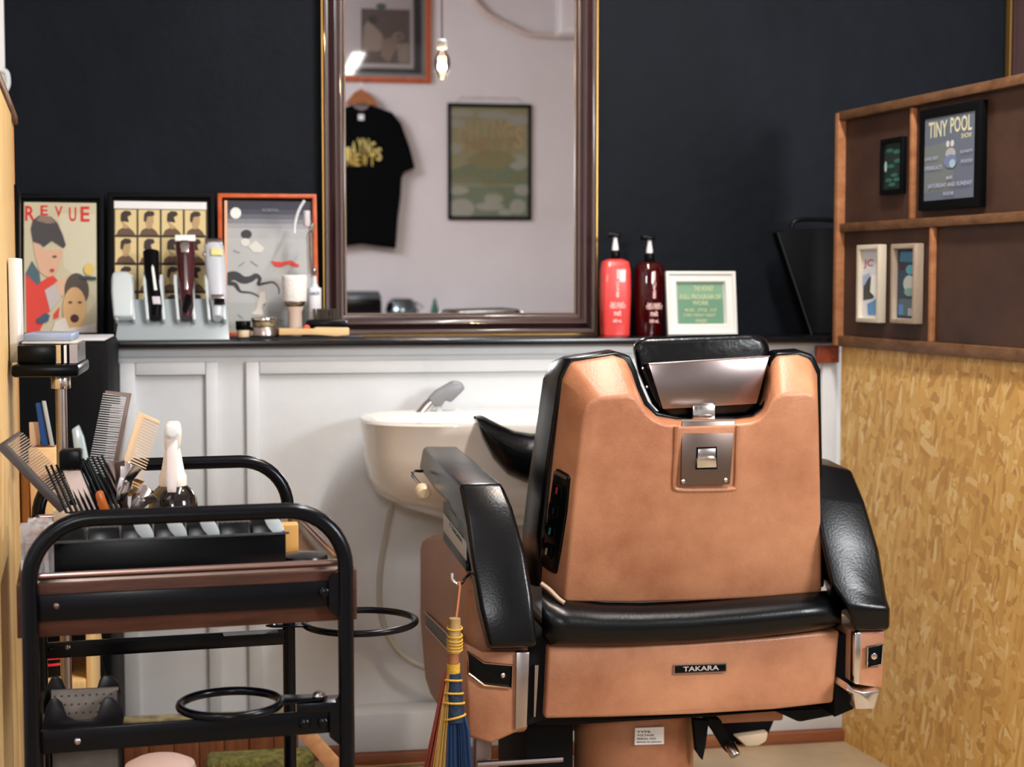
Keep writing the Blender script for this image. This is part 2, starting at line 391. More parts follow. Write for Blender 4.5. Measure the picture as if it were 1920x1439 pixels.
# poster
o = mv(840, 412, YV - .02); r_ = mv(997, 412, YV - .02); t_ = mv(840, 193, YV - .02)
po = thing('framed_poster', 'black framed pale green gig poster on the white wall, reflected in the mirror', 'poster', (o + r_) / 2)
u = V((r_.x - o.x, 0, 0)); v = V((0, 0, t_.z - o.z))
frame_mesh(o - V((0, .019, 0)), u, v, (0, 1, 0), .022, .02, blkm, 'frame', po)
pp = Print(o + u * .02 + v * .02 - V((0, .012, 0)), u * .96, v * .96, (0, 1, 0))
pp.rect((206, 202, 164), 0, 0, 1, 1)
pp.poly((166, 182, 152), [(0, .42), (.3, .5), (.7, .5), (1, .45), (1, .3), (0, .3)])
pp.poly((160, 178, 152), [(0, .28), (1, .28), (1, 0), (0, 0)])
for x, y, rx, ry in ((.15, .93, .16, .03), (.55, .92, .2, .04), (.85, .88, .14, .05), (.1, .84, .1, .04), (.15, .08, .16, .09), (.85, .1, .1, .07), (.5, .1, .18, .04), (.55, .17, .12, .05), (.85, .5, .12, .07), (.12, .24, .12, .04), (.9, .25, .1, .05), (.7, .05, .1, .03), (.08, .62, .08, .05)): pp.ell((216, 218, 206), x, y, rx, ry)
pp.poly((190, 184, 138), [(.2, .52), (.35, .44), (.65, .44), (.85, .52), (.7, .6), (.4, .6)])
for k, c in enumerate('CHYNGS'):
    a = (k - 2.5) / 2.5; pp.text((228, 208, 164), c, .1 + k * .14, .72 - a * a * .1, .225 + k * .14, .88 - a * a * .06)
for k, c in enumerate('NEWT'): pp.text((204, 180, 132), c, .2 + k * .16, .60, .34 + k * .16, .72)
pp.text((198, 182, 132), 'BARBER HOUR', .06, .35, .58, .39); pp.text((198, 182, 132), 'CLUB', .72, .35, .94, .39); pp.text((188, 176, 128), 'NIGHT', .38, .29, .62, .33)
pp.text((170, 170, 100), 'with special guests', .15, .2, .8, .23)
pp.build('print', po)
b = MB().tube([o + u * .1 + v, o + u * .16 + v * 1.05, o + u * .84 + v * 1.05, o + u * .9 + v], .0015, 6); b.build('hanging_wire', steel, po)
MB().prism([o + u * .02 + v * .02 - V((0, .008, 0)), o + u * .98 + v * .02 - V((0, .008, 0)), o + u * .98 + v * .98 - V((0, .008, 0)), o + u * .02 + v * .98 - V((0, .008, 0))], (0, .002, 0)).build('glass_pane', pane, po, smooth=False)
# wooden framed photograph
o = mv(560, 150, YV - .03); r_ = mv(808, 150, YV - .03)
u = V((r_.x - o.x, 0, 0)); v = V((0, 0, .95))
ph = thing('framed_photograph', 'orange wood framed brown photograph of a haircut, above the T-shirt in the mirror', 'picture', o + u * .5)
frame_mesh(o - V((0, .029, 0)), u, v, (0, 1, 0), .03, .03, orangew, 'frame', ph)
frame_mesh(o - V((0, .028, 0)) + V((.0302, 0, .0302)), u - V((.0604, 0, 0)), v - V((0, 0, .0604)), (0, 1, 0), .028, .02, mat('grey_liner', (150, 148, 150), .4), 'liner', ph)
frame_mesh(o - V((0, .028, 0)) + V((.0584, 0, .0384)), u - V((.1168, 0, 0)), v - V((0, 0, .0768)), (0, 1, 0), .05, .015, blk, 'inner_border', ph)
w_ = r_.x - o.x
def fx(px): return (mv(px, 100, YV - .03).x - o.x) / w_
def fz(py): return (mv(700, py, YV - .03).z - o.z) / .95
pp = Print(o - V((0, .026, 0)), u, v, (0, 1, 0))
pp.rect((222, 214, 214), fx(600), fz(141), fx(777), .94)
pp.rect((98, 82, 76), fx(678), fz(118), fx(770), fz(15))
pp.poly((176, 156, 142), [(fx(680), fz(95)), (fx(683), fz(50)), (fx(692), fz(36)), (fx(702), fz(48)), (fx(716), fz(60)), (fx(722), fz(78)), (fx(712), fz(95))])
pp.ell((60, 48, 46), fx(700), fz(36), .036, .03)
pp.ell((160, 138, 126), fx(748), fz(66), .045, .03); pp.ell((120, 100, 92), fx(750), fz(66), .026, .02)
pp.poly((152, 130, 116), [(fx(716), fz(74)), (fx(740), fz(66)), (fx(748), fz(80)), (fx(730), fz(116)), (fx(715), fz(104))])
pp.poly((168, 148, 134), [(fx(745), fz(80)), (fx(768), fz(78)), (fx(768), fz(116)), (fx(748), fz(116))])
pp.ell((74, 104, 72), fx(716), fz(10), .04, .02)
pp.build('print', ph)
gz = -.006
MB().prism([o + V((.04, gz, .04)), o + u + V((-.04, gz, .04)), o + u + v + V((-.04, gz, -.04)), o + v + V((.04, gz, -.04))], (0, .002, 0)).build('glass_pane', pane, ph, smooth=False)
# T-shirt on a hanger
cx = 677
shp = [(650, 203), (662, 196), (677, 205), (692, 196), (706, 201), (735, 211), (752, 232), (768, 276), (778, 315), (757, 322), (753, 330), (751, 370), (746, 410), (742, 466), (720, 464), (700, 459)]
shp = [(694, 197), (706, 201), (735, 211), (752, 232), (768, 276), (778, 315), (758, 323), (753, 333), (751, 370), (746, 410), (742, 466), (715, 463), (677, 458)]
full = shp + [(2 * cx - x, y) for x, y in shp[-2::-1]] + [(667, 204), (677, 207), (687, 204)]
YS = YV - .06
tp = thing('t_shirt', 'black T-shirt with yellow lettering on a wooden hanger, reflected in the mirror', 'shirt', mv(677, 466, YS))
ring = [mv(x, y, YS) for x, y in full]; c = mv(677, 330, YS)
b = MB()
def sc(r, k, dy): return [V((c.x + (p.x - c.x) * k, p.y + dy, c.z + (p.z - c.z) * k)) for p in r]
b.loft([sc(ring, .96, -.022), sc(ring, 1, -.012), sc(ring, 1, .006), sc(ring, .95, .022)]); b.build('shirt_body', mat('black_cotton', (7, 8, 10), .9, spec=.08, bump=.3, bs=14), tp)
pp = Print(mv(648, 312, YS - .026), V((mv(717, 300, YS).x - mv(648, 300, YS).x, 0, 0)), V((0, 0, mv(660, 256, YS).z - mv(660, 312, YS).z)), (0, 1, 0))
for k, ch in enumerate('IAYNGS'): pp.text((214, 196, 116), ch, -.02 + k * .17, .45 - abs(k - 2.5) ** 2 * .04, .13 + k * .17, .95 - abs(k - 2.5) ** 2 * .05)
for k, ch in enumerate('NEWT'): pp.text((208, 180, 90), ch, .04 + k * .2, .02, .2 + k * .2, .42)
pp.build('lettering', tp)
p = mv(677, 220, YS - .024); MB().cbox(p, (.018, 0, 0), (0, .0006, 0), (0, 0, .018)).build('neck_label', white2, tp)
hg = [mv(x, y, YS) for x, y in ((640, 196), (650, 190), (664, 174), (677, 168), (690, 176), (702, 190), (708, 199))]
b = MB().prism([mv(x, y, YS + .012) for x, y in ((646, 198), (652, 188), (664, 174), (677, 167), (690, 175), (702, 188), (709, 199), (692, 197), (677, 192), (662, 197))], (0, .024, 0)); b.build('hanger', wood('hanger_wood', (142, 84, 48), (170, 108, 66)), tp)
b = MB().tube(smoothpath([mv(677, 168, YS), mv(676, 156, YS), mv(679, 148, YS) , mv(684, 145, YS - .01), mv(680, 141, YS - .02)], 4), .002, 6); b.build('hanger_hook', steel, tp)
# air conditioner and its pipe
o = mv(1038, 72, YV); q = mv(1300, 72, YV)
ac = thing('air_conditioner', 'white wall air conditioner at the top right of the mirror', 'air conditioner', (o + q) / 2 + V((0, .1, 0)))
MB().box((o.x, YN + .002, o.z), (q.x, YN + .2, o.z + .3)).build('casing', mat('white_casing', (226, 220, 222), .4), ac, bevel=.02, seg=3)
MB().box((o.x + .05, YN + .12, o.z + .01), (q.x - .05, YN + .202, o.z + .05)).build('outlet_flap', white2, ac, bevel=.004)
b = MB().tube(smoothpath([mv(x, y, YV - .03) for x, y in ((1050, 68), (1020, 66), (990, 64), (960, 50), (930, 36), (905, 18), (885, -10), (870, -60))], 4), .017, 10)
b.build('wall_pipe', mat('pale_pipe_wrap', (206, 188, 180), .7), None, label='pale wrapped pipe snaking down the white wall to the air conditioner', cat='pipe')
# pendant bulb: real lamp
YB = 5.9
s = mv(829, 148, YB); z_ = mv(829, 92, YB).z
pb = thing('pendant_bulb', 'bare glowing bulb hanging on a cord, reflected in the mirror', 'lamp', (s.x, s.y, s.z))
h = z_ - s.z
MB().lathe([(.002, 0), (.014, .006), (.026, .03), (.031, .055), (.029, .075), (.019, h - .015), (.014, h)], s, n=20).build('glass_bulb', pane, pb)
b = MB()
for k in range(6):
    a = k * math.pi / 3; b.tube([s + V((.009 * math.cos(a), .009 * math.sin(a), .03)), s + V((.012 * math.cos(a + .5), .012 * math.sin(a + .5), h - .03))], .0022, 6)
b.build('filament', mat('hot_filament', (255, 180, 96), emit=30), pb)
MB().lathe([(.015, h), (.017, h + .004), (.017, h + .03), (.011, h + .034)], s).build('socket', white2, pb)
MB().tube([s + V((0, 0, h + .034)), (s.x, s.y, ZC)], .003, 8).build('cord', mat('brown_cord', (90, 60, 60), .6), pb)
lb = bpy.data.lights.new('bulb_light', 'POINT'); lb.energy = 24; lb.color = (1, .66, .36); lb.shadow_soft_size = .014
lo = bpy.data.objects.new('bulb_light', lb); COL.objects.link(lo); lo.location = (s.x, s.y, s.z + h * .4)
# a few things on a cabinet along the near wall, whose tops show at the mirror's lower edge
zc_ = mv(700, 589, YV - .25).z - .012
b = MB().box((.3, YN + .005, 0), (2.2, YN + .45, zc_))
cb = thing('sideboard', 'white cabinet along the wall behind the camera, below the mirrored view', 'cabinet', (1.2, YN + .2, 0)); b.build('body', white, cb, bevel=.004)
YC = YV - .25
a, c = mv(640, 586, YC), mv(713, 546, YC)
cs = thing('case', 'black leather case with a shiny grey lid, bottom left of the mirror', 'case', ((a.x + c.x) / 2, a.y, zc_))
MB().box((a.x - .12, a.y - .1, zc_), (c.x, a.y + .1, c.z - .05)).build('body', leather, cs, bevel=.012)
MB().loft([[(a.x - .12, a.y - .1, c.z - .049), (c.x + .003, a.y - .1, c.z - .049), (c.x + .003, a.y + .1, c.z - .049), (a.x - .12, a.y + .1, c.z - .049)], [(a.x - .1, a.y - .08, c.z), (c.x - .015, a.y - .08, c.z), (c.x - .015, a.y + .08, c.z), (a.x - .1, a.y + .08, c.z)]]).build('lid', mat('grey_glossy', (70, 76, 80), .25), cs, bevel=.006)
a, c = mv(722, 586, YC), mv(784, 559, YC); m_ = (a + c) / 2
hb = c.z - zc_; rr = (c.x - a.x) / 2
kt = thing('pot', 'round shiny black and chrome pot between case and green bottle in the mirror', 'pot', (m_.x, m_.y, zc_))
MB().lathe([(rr * .8, 0), (rr, hb * .3), (rr * .86, hb * .75), (rr * .6, hb * .97), (rr * .2, hb)], (m_.x, m_.y, zc_)).build('body', mat('chrome_dark', (120, 130, 135), .2, 1), kt)
MB().tube([(m_.x + rr * .9, m_.y, zc_ + hb * .2), (m_.x + rr * 1.3, m_.y, zc_ + hb * .5), (m_.x + rr * .8, m_.y, zc_ + hb * .8)], .006, 6).build('handle', steel, kt)
a = mv(815, 586, YC); c = mv(815, 560, YC)
MB().lathe([(.026, 0), (.026, .03), (.012, c.z - zc_ - .02), (.008, c.z - zc_)], (a.x, a.y, zc_)).build('bottle', mat('green_plastic', (46, 96, 78), .4), None, label='small dark green cone-shaped bottle at the lower edge of the mirror', cat='bottle')
# ================================================================ BARBER CHAIR
YC0 = 2.80
ch = thing('barber_chair', 'big copper-brown barber chair with black leather arms, seen from behind', 'chair', (at(1300, 1000, 3.0).x, 3.05, 0))
# --- backrest shell: raised rear panel (A) stepping to the outer edge (B), then forwards
def yA(py): return 2.80 + (py - 1130) * .00016
def A_(pts, dy=0): return [at(x, y, yA(y) + dy) for x, y in pts]
A = [(1058, 1130), (1068, 1020), (1080, 900), (1095, 780), (1104, 758), (1124, 747), (1178, 743), (1193, 748), (1203, 762), (1213, 776), (1228, 788), (1248, 796), (1274, 799), (1380, 796), (1408, 793), (1424, 786), (1437, 772), (1446, 754), (1456, 744), (1470, 740), (1512, 738), (1526, 742), (1531, 756), (1534, 800), (1537, 900), (1539, 1000), (1540, 1112), (1420, 1122), (1300, 1128), (1180, 1131)]
B_ = [(1016, 1096), (1023, 1010), (1034, 900), (1049, 770), (1056, 712), (1072, 680), (1150, 667), (1172, 674), (1184, 698), (1194, 728), (1208, 760), (1226, 780), (1270, 787), (1380, 786), (1412, 782), (1430, 772), (1440, 745), (1445, 715), (1447, 685), (1458, 668), (1498, 666), (1520, 674), (1532, 700), (1535, 800), (1537, 900), (1539, 1000), (1540, 1102), (1420, 1112), (1300, 1118), (1180, 1118)]
def inset(ring, k): 
    c = sum((V(p) for p in ring), V()) / len(ring); return [p + (c - p) * k for p in ring]
ra = A_(A); rb = A_(B_, .07)
b = MB()
mid = [a.lerp(c, .5) + V((0, -.0, 0)) for a, c in zip(ra, rb)]
b.loft([ra, rb, [p + V((0, .05, 0)) for p in rb]])
shell = b.build('backrest_shell', copper, ch, bevel=.006, seg=3, bang=28, ang=50)
# lip around the bracket recess
lip = [at(x, y, yA(y) - .001) for x, y in ((1268, 800), (1267, 850), (1264, 905), (1272, 918), (1320, 919), (1371, 917), (1380, 908), (1382, 850), (1384, 798))]
MB().tube(smoothpath(lip, 4), .0045, 8).build('recess_lip', copper, shell)
# black leather cushion wrapped round the shell
C_ = [(1000, 1100), (1006, 1000), (1019, 890), (1037, 770), (1046, 706), (1064, 672), (1152, 659), (1178, 666), (1190, 692), (1199, 722), (1212, 752), (1230, 772), (1270, 780), (1380, 779), (1408, 775), (1426, 764), (1436, 740), (1440, 712), (1441, 680), (1454, 660), (1500, 657), (1524, 665), (1537, 694), (1539, 800), (1541, 900), (1543, 1000), (1544, 1102), (1420, 1105), (1300, 1105), (1180, 1105)]
r1 = A_(C_, .09)
r0 = [p + V((0, -.012, 0)) for p in inset(r1, .012)]
r2 = [p + V((0, .035, 0)) for p in inset(r1, -.012)]
r3 = [p + V((-.012 if k < 8 or k > 27 else 0, .085, -.01)) for k, p in enumerate(r1)]
MB().loft([r0, r1, r2, r3]).build('backrest_cushion', leather, ch, bevel=.004, ang=60)
# --- headrest
def hq(pts, Y): return [at(x, y, Y) for x, y in pts]
hp = [(1186, 656), (1190, 640), (1206, 633), (1416, 626), (1436, 634), (1443, 652), (1441, 700), (1430, 756), (1404, 784), (1252, 790), (1222, 758), (1196, 700)]
h0, h1, h2, h3 = hq(hp, 2.83), hq(hp, 2.845), hq(hp, 2.93), hq(hp, 2.955)
hm = sum((V(p) for p in h0), V()) / len(h0)
def shr(r, k): c = sum((V(p) for p in r), V()) / len(r); return [p + (c - p) * k for p in r]
hr = MB().loft([shr(h0, .06), h1, h2, shr(h3, .08)]).build('headrest_cushion', leather2, ch, bevel=.010, seg=3, ang=60, bang=20)
# plate
pq = [(1204, 684), (1443, 669), (1420, 757), (1238, 768)]
f0 = hq([(1216, 683), (1443, 669), (1419, 758), (1243, 768)], 2.805)
f1 = hq([(1203, 681), (1440, 669), (1416, 754), (1236, 765)], 2.832)
pl_ = MB().loft([f0, f1]).build('headrest_plate', mat('plate_steel', (150, 138, 136), .24, 1, rvar=.06), ch, bevel=.0025, ang=30)
MB().tube([f0[0] + V((0, -.001, .0005)), f0[1] + V((0, -.001, .0005))], .0015, 6).build('plate_edge', chrome, pl_)
for x, y in ((1205, 691), (1213, 726)): MB().ball(at(x, y, 2.82), .003, n=8).build('rivet', chrome, pl_)
# stem, bracket plate, buckle
p0, p1 = at(1299, 790, 2.80), at(1340, 762, 2.80)
MB().box((p0.x, 2.798, p0.z - .006), (p1.x, 2.81, p1.z + .002)).build('headrest_stem', chrome, ch, bevel=.0008)
bp = MB().prism(hq([(1277, 911), (1369, 909), (1379, 788), (1279, 789)], yA(850) - .006), (0, .007, 0)).build('headrest_bracket', dsteel, ch, bevel=.002)
yb = yA(850) - .0065
MB().tube(hq([(1278, 789), (1377, 788)], yb), .0022, 8).build('folded_edge', chrome, bp)
MB().prism(hq([(1304, 881), (1345, 880), (1344, 838), (1306, 839)], yb - .0005), (0, .002, 0)).build('buckle_slot', blk, bp)
MB().loft([hq([(1308, 860), (1342, 859), (1342, 841), (1309, 842)], yb - .001), hq([(1308, 860), (1342, 859), (1342, 841), (1309, 842)], yb + .003)]).build('buckle_flap', steel, bp, bevel=.001)
MB().prism([at(1307, 878, yb - .004), at(1344, 877, yb - .004), at(1343, 859, yb - .009), at(1307, 860, yb - .009)], (0, .008, 0)).build('buckle_tab', chrome, bp, bevel=.001)
for x, y in ((1281, 903), (1361, 901)): MB().ball(at(x, y, yb), .0042, (1, .5, 1), 10).build('screw', chrome, bp)
# control panel on the left chamfer
def cham(px, py, k=0):   # point on the left chamfer plane
    return atp(px, py, CP, CN) + CN * k
c1, c2, c3 = at(1034, 900, yA(900) + .07), at(1080, 900, yA(900)), at(1023, 1010, yA(1010) + .07)
CP = c1; CN = (c2 - c1).cross(c3 - c1).normalized()
if CN.y > 0: CN = -CN
cpanel = [(1042, 884), (1047, 879), (1066, 890), (1070, 897), (1064, 960), (1053, 1030), (1044, 1076), (1036, 1073), (1018, 1060), (1019, 1050)]
cp = MB().prism([cham(x, y, -.004) for x, y in cpanel], CN * .009).build('control_panel', blk, ch, bevel=.002)
MB().prism([cham(x, y, .004) for x, y in ((1044, 888), (1047, 882), (1066, 893), (1066, 899))], CN * .003).build('panel_highlight_strip', steel, cp)
for k, col in enumerate(((150, 40, 40), (24, 30, 40), (40, 120, 110), (150, 140, 110))):
    y = 916 + k * 38; x = 1051 - k * 6.5
    MB().prism([cham(x - 8, y - 13, .004), cham(x + 10, y - 5, .004), cham(x + 7, y + 19, .004), cham(x - 11, y + 11, .004)], CN * .005).build('button', blk, cp, bevel=.0015)
    MB().prism([cham(x + 0, y - 3, .0092), cham(x + 3, y - 2, .0092), cham(x + 1, y + 10, .0092), cham(x - 2, y + 9, .0092)], CN * .0006).build('button_mark', mat('mark%d' % k, col, .4), cp)
# --- seat roll
xs = [1016, 1032, 1070, 1130, 1200, 1300, 1400, 1500, 1550, 1578]
top = [1094, 1112, 1124, 1130, 1131, 1127, 1119, 1110, 1108, 1146]
bot = [1196, 1213, 1214, 1214, 1213, 1208, 1200, 1188, 1180, 1172]
rows = []
prof = [(0, .10, 0), (0, .015, 0), (.12, -.02, 0), (.3, -.04, 0), (.55, -.052, 0), (.8, -.046, 0), (.95, -.03, 0), (1.0, .0, 0), (1.0, .2, 0)]
for t_, dy, _ in prof:
    rows.append([at(x + (0 if 0 < i < 9 else 0), t + (bo - t) * t_, 2.795 + dy + (.02 if i in (0, 9) else 0)) for i, (x, t, bo) in enumerate(zip(xs, top, bot))])
b = MB().grid(rows); b.build('seat_roll', leather, ch, smooth=True, ang=70)
# torn strip at the roll's left corner
MB().tube(smoothpath([at(1014, 1094, 2.79), at(1030, 1106, 2.785), at(1046, 1122, 2.775), at(1058, 1131, 2.768)], 3), .004, 6).build('worn_piping', mat('worn_fabric', (176, 150, 128), .8), ch)
# --- rear box
tb = [(1028, 1212), (1150, 1213), (1300, 1207), (1450, 1196), (1575, 1183)]; bb = [(1563, 1319), (1450, 1332), (1300, 1341), (1150, 1346), (1021, 1349)]
ring = tb + bb
r0 = [at(x, y, 2.79 - .00000008 * (1300 - x) ** 2 * 0 - .012 * (1 - ((x - 1300) / 280) ** 2)) for x, y in ring]
rbx = MB().loft([r0, [p + V((0, .28, 0)) for p in r0]]).build('rear_box', copper, ch, bevel=.006, seg=3, ang=50)
Yn = 2.776
np_ = MB().prism(hq([(1264, 1263), (1361, 1259), (1361, 1246), (1265, 1249)], Yn), (0, .006, 0)).build('nameplate', blk, ch, bevel=.0012)
frame_mesh(at(1263, 1265, Yn + .001), at(1362, 1261, Yn + .001) - at(1263, 1265, Yn + .001), at(1263, 1247, Yn + .001) - at(1263, 1265, Yn + .001), (0, -1, 0), .0016, .002, steel, 'nameplate_rim', np_, bevel=0)
o = at(1281, 1260, Yn - .0006); MB().text('TAKARA', o, at(1348, 1257, Yn - .0006) - o, at(1281, 1251, Yn - .0006) - o).build('nameplate_lettering', mat('lettering_silver', (190, 180, 176), .4, .3), np_, smooth=False, recalc=False)
# --- armrests
def arm(sections, m=leather, name='armrest'):
    return MB().loft([[at(x, y, Y) for x, y, Y in s] for s in sections]).build(name, m, ch, bevel=.009, seg=3, ang=60, bang=22)
# each section: TL, TR, BR, BL
la = arm([
 [(793, 837, 3.34), (859, 837, 3.34), (857, 874, 3.34), (785, 882, 3.34)],
 [(824, 870, 3.06), (898, 869, 3.06), (892, 925, 3.06), (817, 925, 3.06)],
 [(861, 909, 2.80), (943, 906, 2.80), (937, 985, 2.86), (838, 944, 2.90)],
 [(874, 977, 2.762), (962, 950, 2.762), (960, 1010, 2.86), (862, 984, 2.88)],
 [(884, 1050, 2.735), (986, 1040, 2.735), (985, 1070, 2.84), (876, 1050, 2.86)],
 [(899, 1140, 2.705), (999, 1120, 2.705), (998, 1150, 2.81), (893, 1143, 2.83)],
 [(917, 1214, 2.69), (1006, 1212, 2.69), (1006, 1216, 2.79), (913, 1217, 2.80)]])
ra_ = arm([
 [(1420, 846, 3.34), (1478, 846, 3.34), (1478, 884, 3.34), (1420, 884, 3.34)],
 [(1480, 856, 3.0), (1558, 862, 3.0), (1558, 930, 3.0), (1480, 930, 3.0)],
 [(1512, 866, 2.87), (1598, 882, 2.87), (1596, 960, 2.93), (1512, 960, 2.93)],
 [(1524, 925, 2.80), (1622, 940, 2.80), (1618, 1010, 2.90), (1524, 1010, 2.92)],
 [(1540, 1010, 2.765), (1648, 1030, 2.765), (1642, 1080, 2.88), (1540, 1080, 2.90)],
 [(1560, 1095, 2.74), (1662, 1120, 2.74), (1660, 1140, 2.86), (1560, 1140, 2.88)],
 [(1590, 1140, 2.72), (1669, 1142, 2.72), (1666, 1158, 2.84), (1590, 1160, 2.86)],
 [(1600, 1182, 2.735), (1668, 1182, 2.735), (1666, 1184, 2.82), (1604, 1185, 2.82)]])
# metal underside and crank on the left arm
cr = MB().tube(smoothpath([at(792, 884, 3.22), at(776, 884, 3.2), at(774, 892, 3.18), at(786, 908, 3.16), at(794, 918, 3.15)], 4), .0035, 8).build('reclining_crank', chrome, ch)
MB().lathe([(.012, 0), (.014, .006), (.014, .026), (.010, .03), (.006, .03)], at(790, 917, 3.16), at(799, 930, 3.12) - at(790, 917, 3.16)).build('crank_knob', cream, cr)
# --- left side body
XL0 = atx(880, 1200, 0).x
XL0 = at(880, 1200, 2.80).x
side = [(787, 1024), (790, 1012), (798, 1005), (829, 1002), (852, 1030), (870, 1060), (880, 1100), (879, 1380), (850, 1360), (824, 1334), (806, 1306), (797, 1280), (787, 1160)]
sp = [atx(x, y, XL0) for x, y in side]
yb_ = min(p.y for p in sp)
print('left side body Y', yb_, max(p.y for p in sp), 'X', XL0)
sb = MB().prism(sp, (.11, 0, 0)).build('side_housing', copper2, ch, bevel=.012, seg=3, ang=50)
# rear corner block under the arm
rq = [(872, 1205), (905, 1222), (990, 1222), (983, 1366), (921, 1394), (879, 1381)]
MB().loft([[at(x, y, 2.775) for x, y in rq], [at(x, y, 2.80) + V((-.004 if x < 900 else 0, 0, 0)) for x, y in rq], [at(x, y, 2.80) + V((0, .16, 0)) for x, y in rq]]).build('side_rear_cover', copper, ch, bevel=.005, ang=50)
MB().prism(hq([(968, 1224), (993, 1224), (988, 1364), (966, 1370)], 2.768), (0, .02, 0)).build('chrome_strip', steel, ch, bevel=.002)
# belt stripe, on the side and across the rear corner
st = [(797, 1149), (842, 1192), (878, 1224), (878, 1262), (842, 1222), (798, 1174)]
b = MB().prism([atx(x, y, XL0 - .003) for x, y in st], (.004, 0, 0)); bl = b.build('belt_stripe', blk, ch, bevel=.001)
st2 = [(877, 1222), (908, 1243), (962, 1248), (958, 1291), (908, 1286), (878, 1263)]
MB().prism(hq(st2, 2.771), (0, .006, 0)).build('belt_stripe', blk, ch, bevel=.001)
b = MB().tube([atx(x, y, XL0 - .004) for x, y in st[:3]], .0018, 6).tube([atx(x, y, XL0 - .004) for x, y in st[3:]], .0018, 6).tube(hq(st2, 2.769), .0022, 6, closed=True)
b.build('chrome_outline', mat('copper_chrome', (214, 170, 140), .2, 1), bl)
MB().ball(at(943, 1267, 2.768), .005, (1, .6, 1), 10).build('bolt', chrome, ch)
# box with lettering under the left arm
XB = XL0 - .004
q4 = [(831, 940), (872, 992), (874, 1072), (831, 1014)]
def bx(t0, t1, m, n, par, d=.010, off=0):
    a, bq, c, d_ = q4
    L = lambda p, r, t: (p[0] + (r[0] - p[0]) * t, p[1] + (r[1] - p[1]) * t)
    return MB().prism([atx(*p, XB - off) for p in (L(a, d_, t0), L(bq, c, t0), L(bq, c, t1), L(a, d_, t1))], (d, 0, 0)).build(n, m, par, bevel=.001)
ab = bx(0, 1, blk, 'arm_box', ch)
bx(.3, .75, mat('satin_silver', (178, 176, 172), .4, .3), 'silver_band', ab, .002, .002)
o = atx(842, 988, XB - .003); MB().text('T TAKARA', o, atx(866, 1020, XB - .003) - o, atx(842, 980, XB - .003) - o).build('lettering', blkm, ab, smooth=False, recalc=False)
# hook
b = MB().tube(smoothpath([at(848, 1076, 2.74), at(849, 1088, 2.735), at(857, 1095, 2.73), at(866, 1094, 2.735), at(873, 1083, 2.75), at(882, 1076, 2.78)], 4), .0028, 8); b.build('towel_hook', chrome, ch)
# --- right side lower fittings
rc = MB().prism(hq([(1604, 1186), (1660, 1184), (1655, 1292), (1602, 1284)], 2.755), (0, .14, 0)).build('side_rear_cover', copper, ch, bevel=.004)
MB().prism(hq([(1603, 1187), (1616, 1187), (1612, 1284), (1601, 1282)], 2.748), (0, .02, 0)).build('chrome_strip', chrome, ch, bevel=.002)
MB().prism(hq([(1627, 1214), (1656, 1209), (1653, 1247), (1626, 1251)], 2.748), (0, .01, 0)).build('lock_plate', blk, ch, bevel=.001)
b = MB().tube(hq([(1627, 1214), (1656, 1209), (1653, 1247), (1626, 1251)], 2.746), .002, 6, closed=True); b.build('chrome_outline', chrome, ch)
MB().disc(at(1638, 1231, 2.747), (0, -1, 0), .006, .003).build('keyhole', chrome, ch, bevel=.0005)
at_ = MB().loft([hq([(1588, 1286), (1651, 1290), (1652, 1300), (1590, 1304)], 2.735), hq([(1600, 1300), (1642, 1300), (1640, 1330), (1600, 1334)], 2.745)]) 
ash = MB().prism(hq([(1590, 1282), (1600, 1294), (1620, 1299), (1650, 1294), (1648, 1302), (1640, 1331), (1604, 1331), (1600, 1302), (1586, 1296)], 2.735), (0, .10, 0)).build('ashtray', chrome, ch, bevel=.003)
MB().prism(hq([(1565, 1190), (1600, 1190), (1600, 1330), (1565, 1345)], 2.80), (0, .3, 0)).build('side_gap_panel', rub, ch, smooth=False)
MB().prism(hq([(1585, 1190), (1650, 1190), (1640, 1320), (1585, 1330)], 2.86), (0, .45, 0)).build('side_housing', copper2, ch, bevel=.01)
MB().prism(hq([(992, 1196), (1032, 1196), (1024, 1350), (990, 1360)], 2.81), (0, .3, 0)).build('side_gap_panel', rub, ch, smooth=False)
MB().prism(hq([(1003, 1248), (1010, 1248), (1004, 1345), (1001, 1345)], 2.80), (0, .02, 0)).build('chrome_lever_rod', steel, ch)
# --- seat itself (in front of the backrest, mostly hidden)
sx0, sx1 = at(1010, 1150, 2.9).x, at(1560, 1150, 2.9).x; zs = at(1300, 1180, 2.9).z
MB().box((sx0 + .01, 2.93, zs - .1), (sx1 - .01, 3.5, zs + .02)).build('seat_cushion', leather, ch, bevel=.02, seg=3)
MB().box((sx0 + .03, 3.08, zs - .24), (sx1 - .03, 3.45, zs - .101)).build('seat_box', copper, ch, bevel=.006)
# --- under structure
und = [(985, 1345), (1562, 1322), (1600, 1325), (1590, 1336), (1540, 1350), (1495, 1357), (1470, 1342), (1440, 1330), (1060, 1400), (985, 1380)]
zu = at(1300, 1345, 2.85).z
b = MB().prism(hq([(1010, 1340), (1590, 1322), (1572, 1342), (1500, 1356), (1476, 1345), (1455, 1336), (1330, 1346), (1060, 1362), (1000, 1362)], 2.86), (0, .35, 0)); b.build('under_frame', rub, ch, bevel=.006)
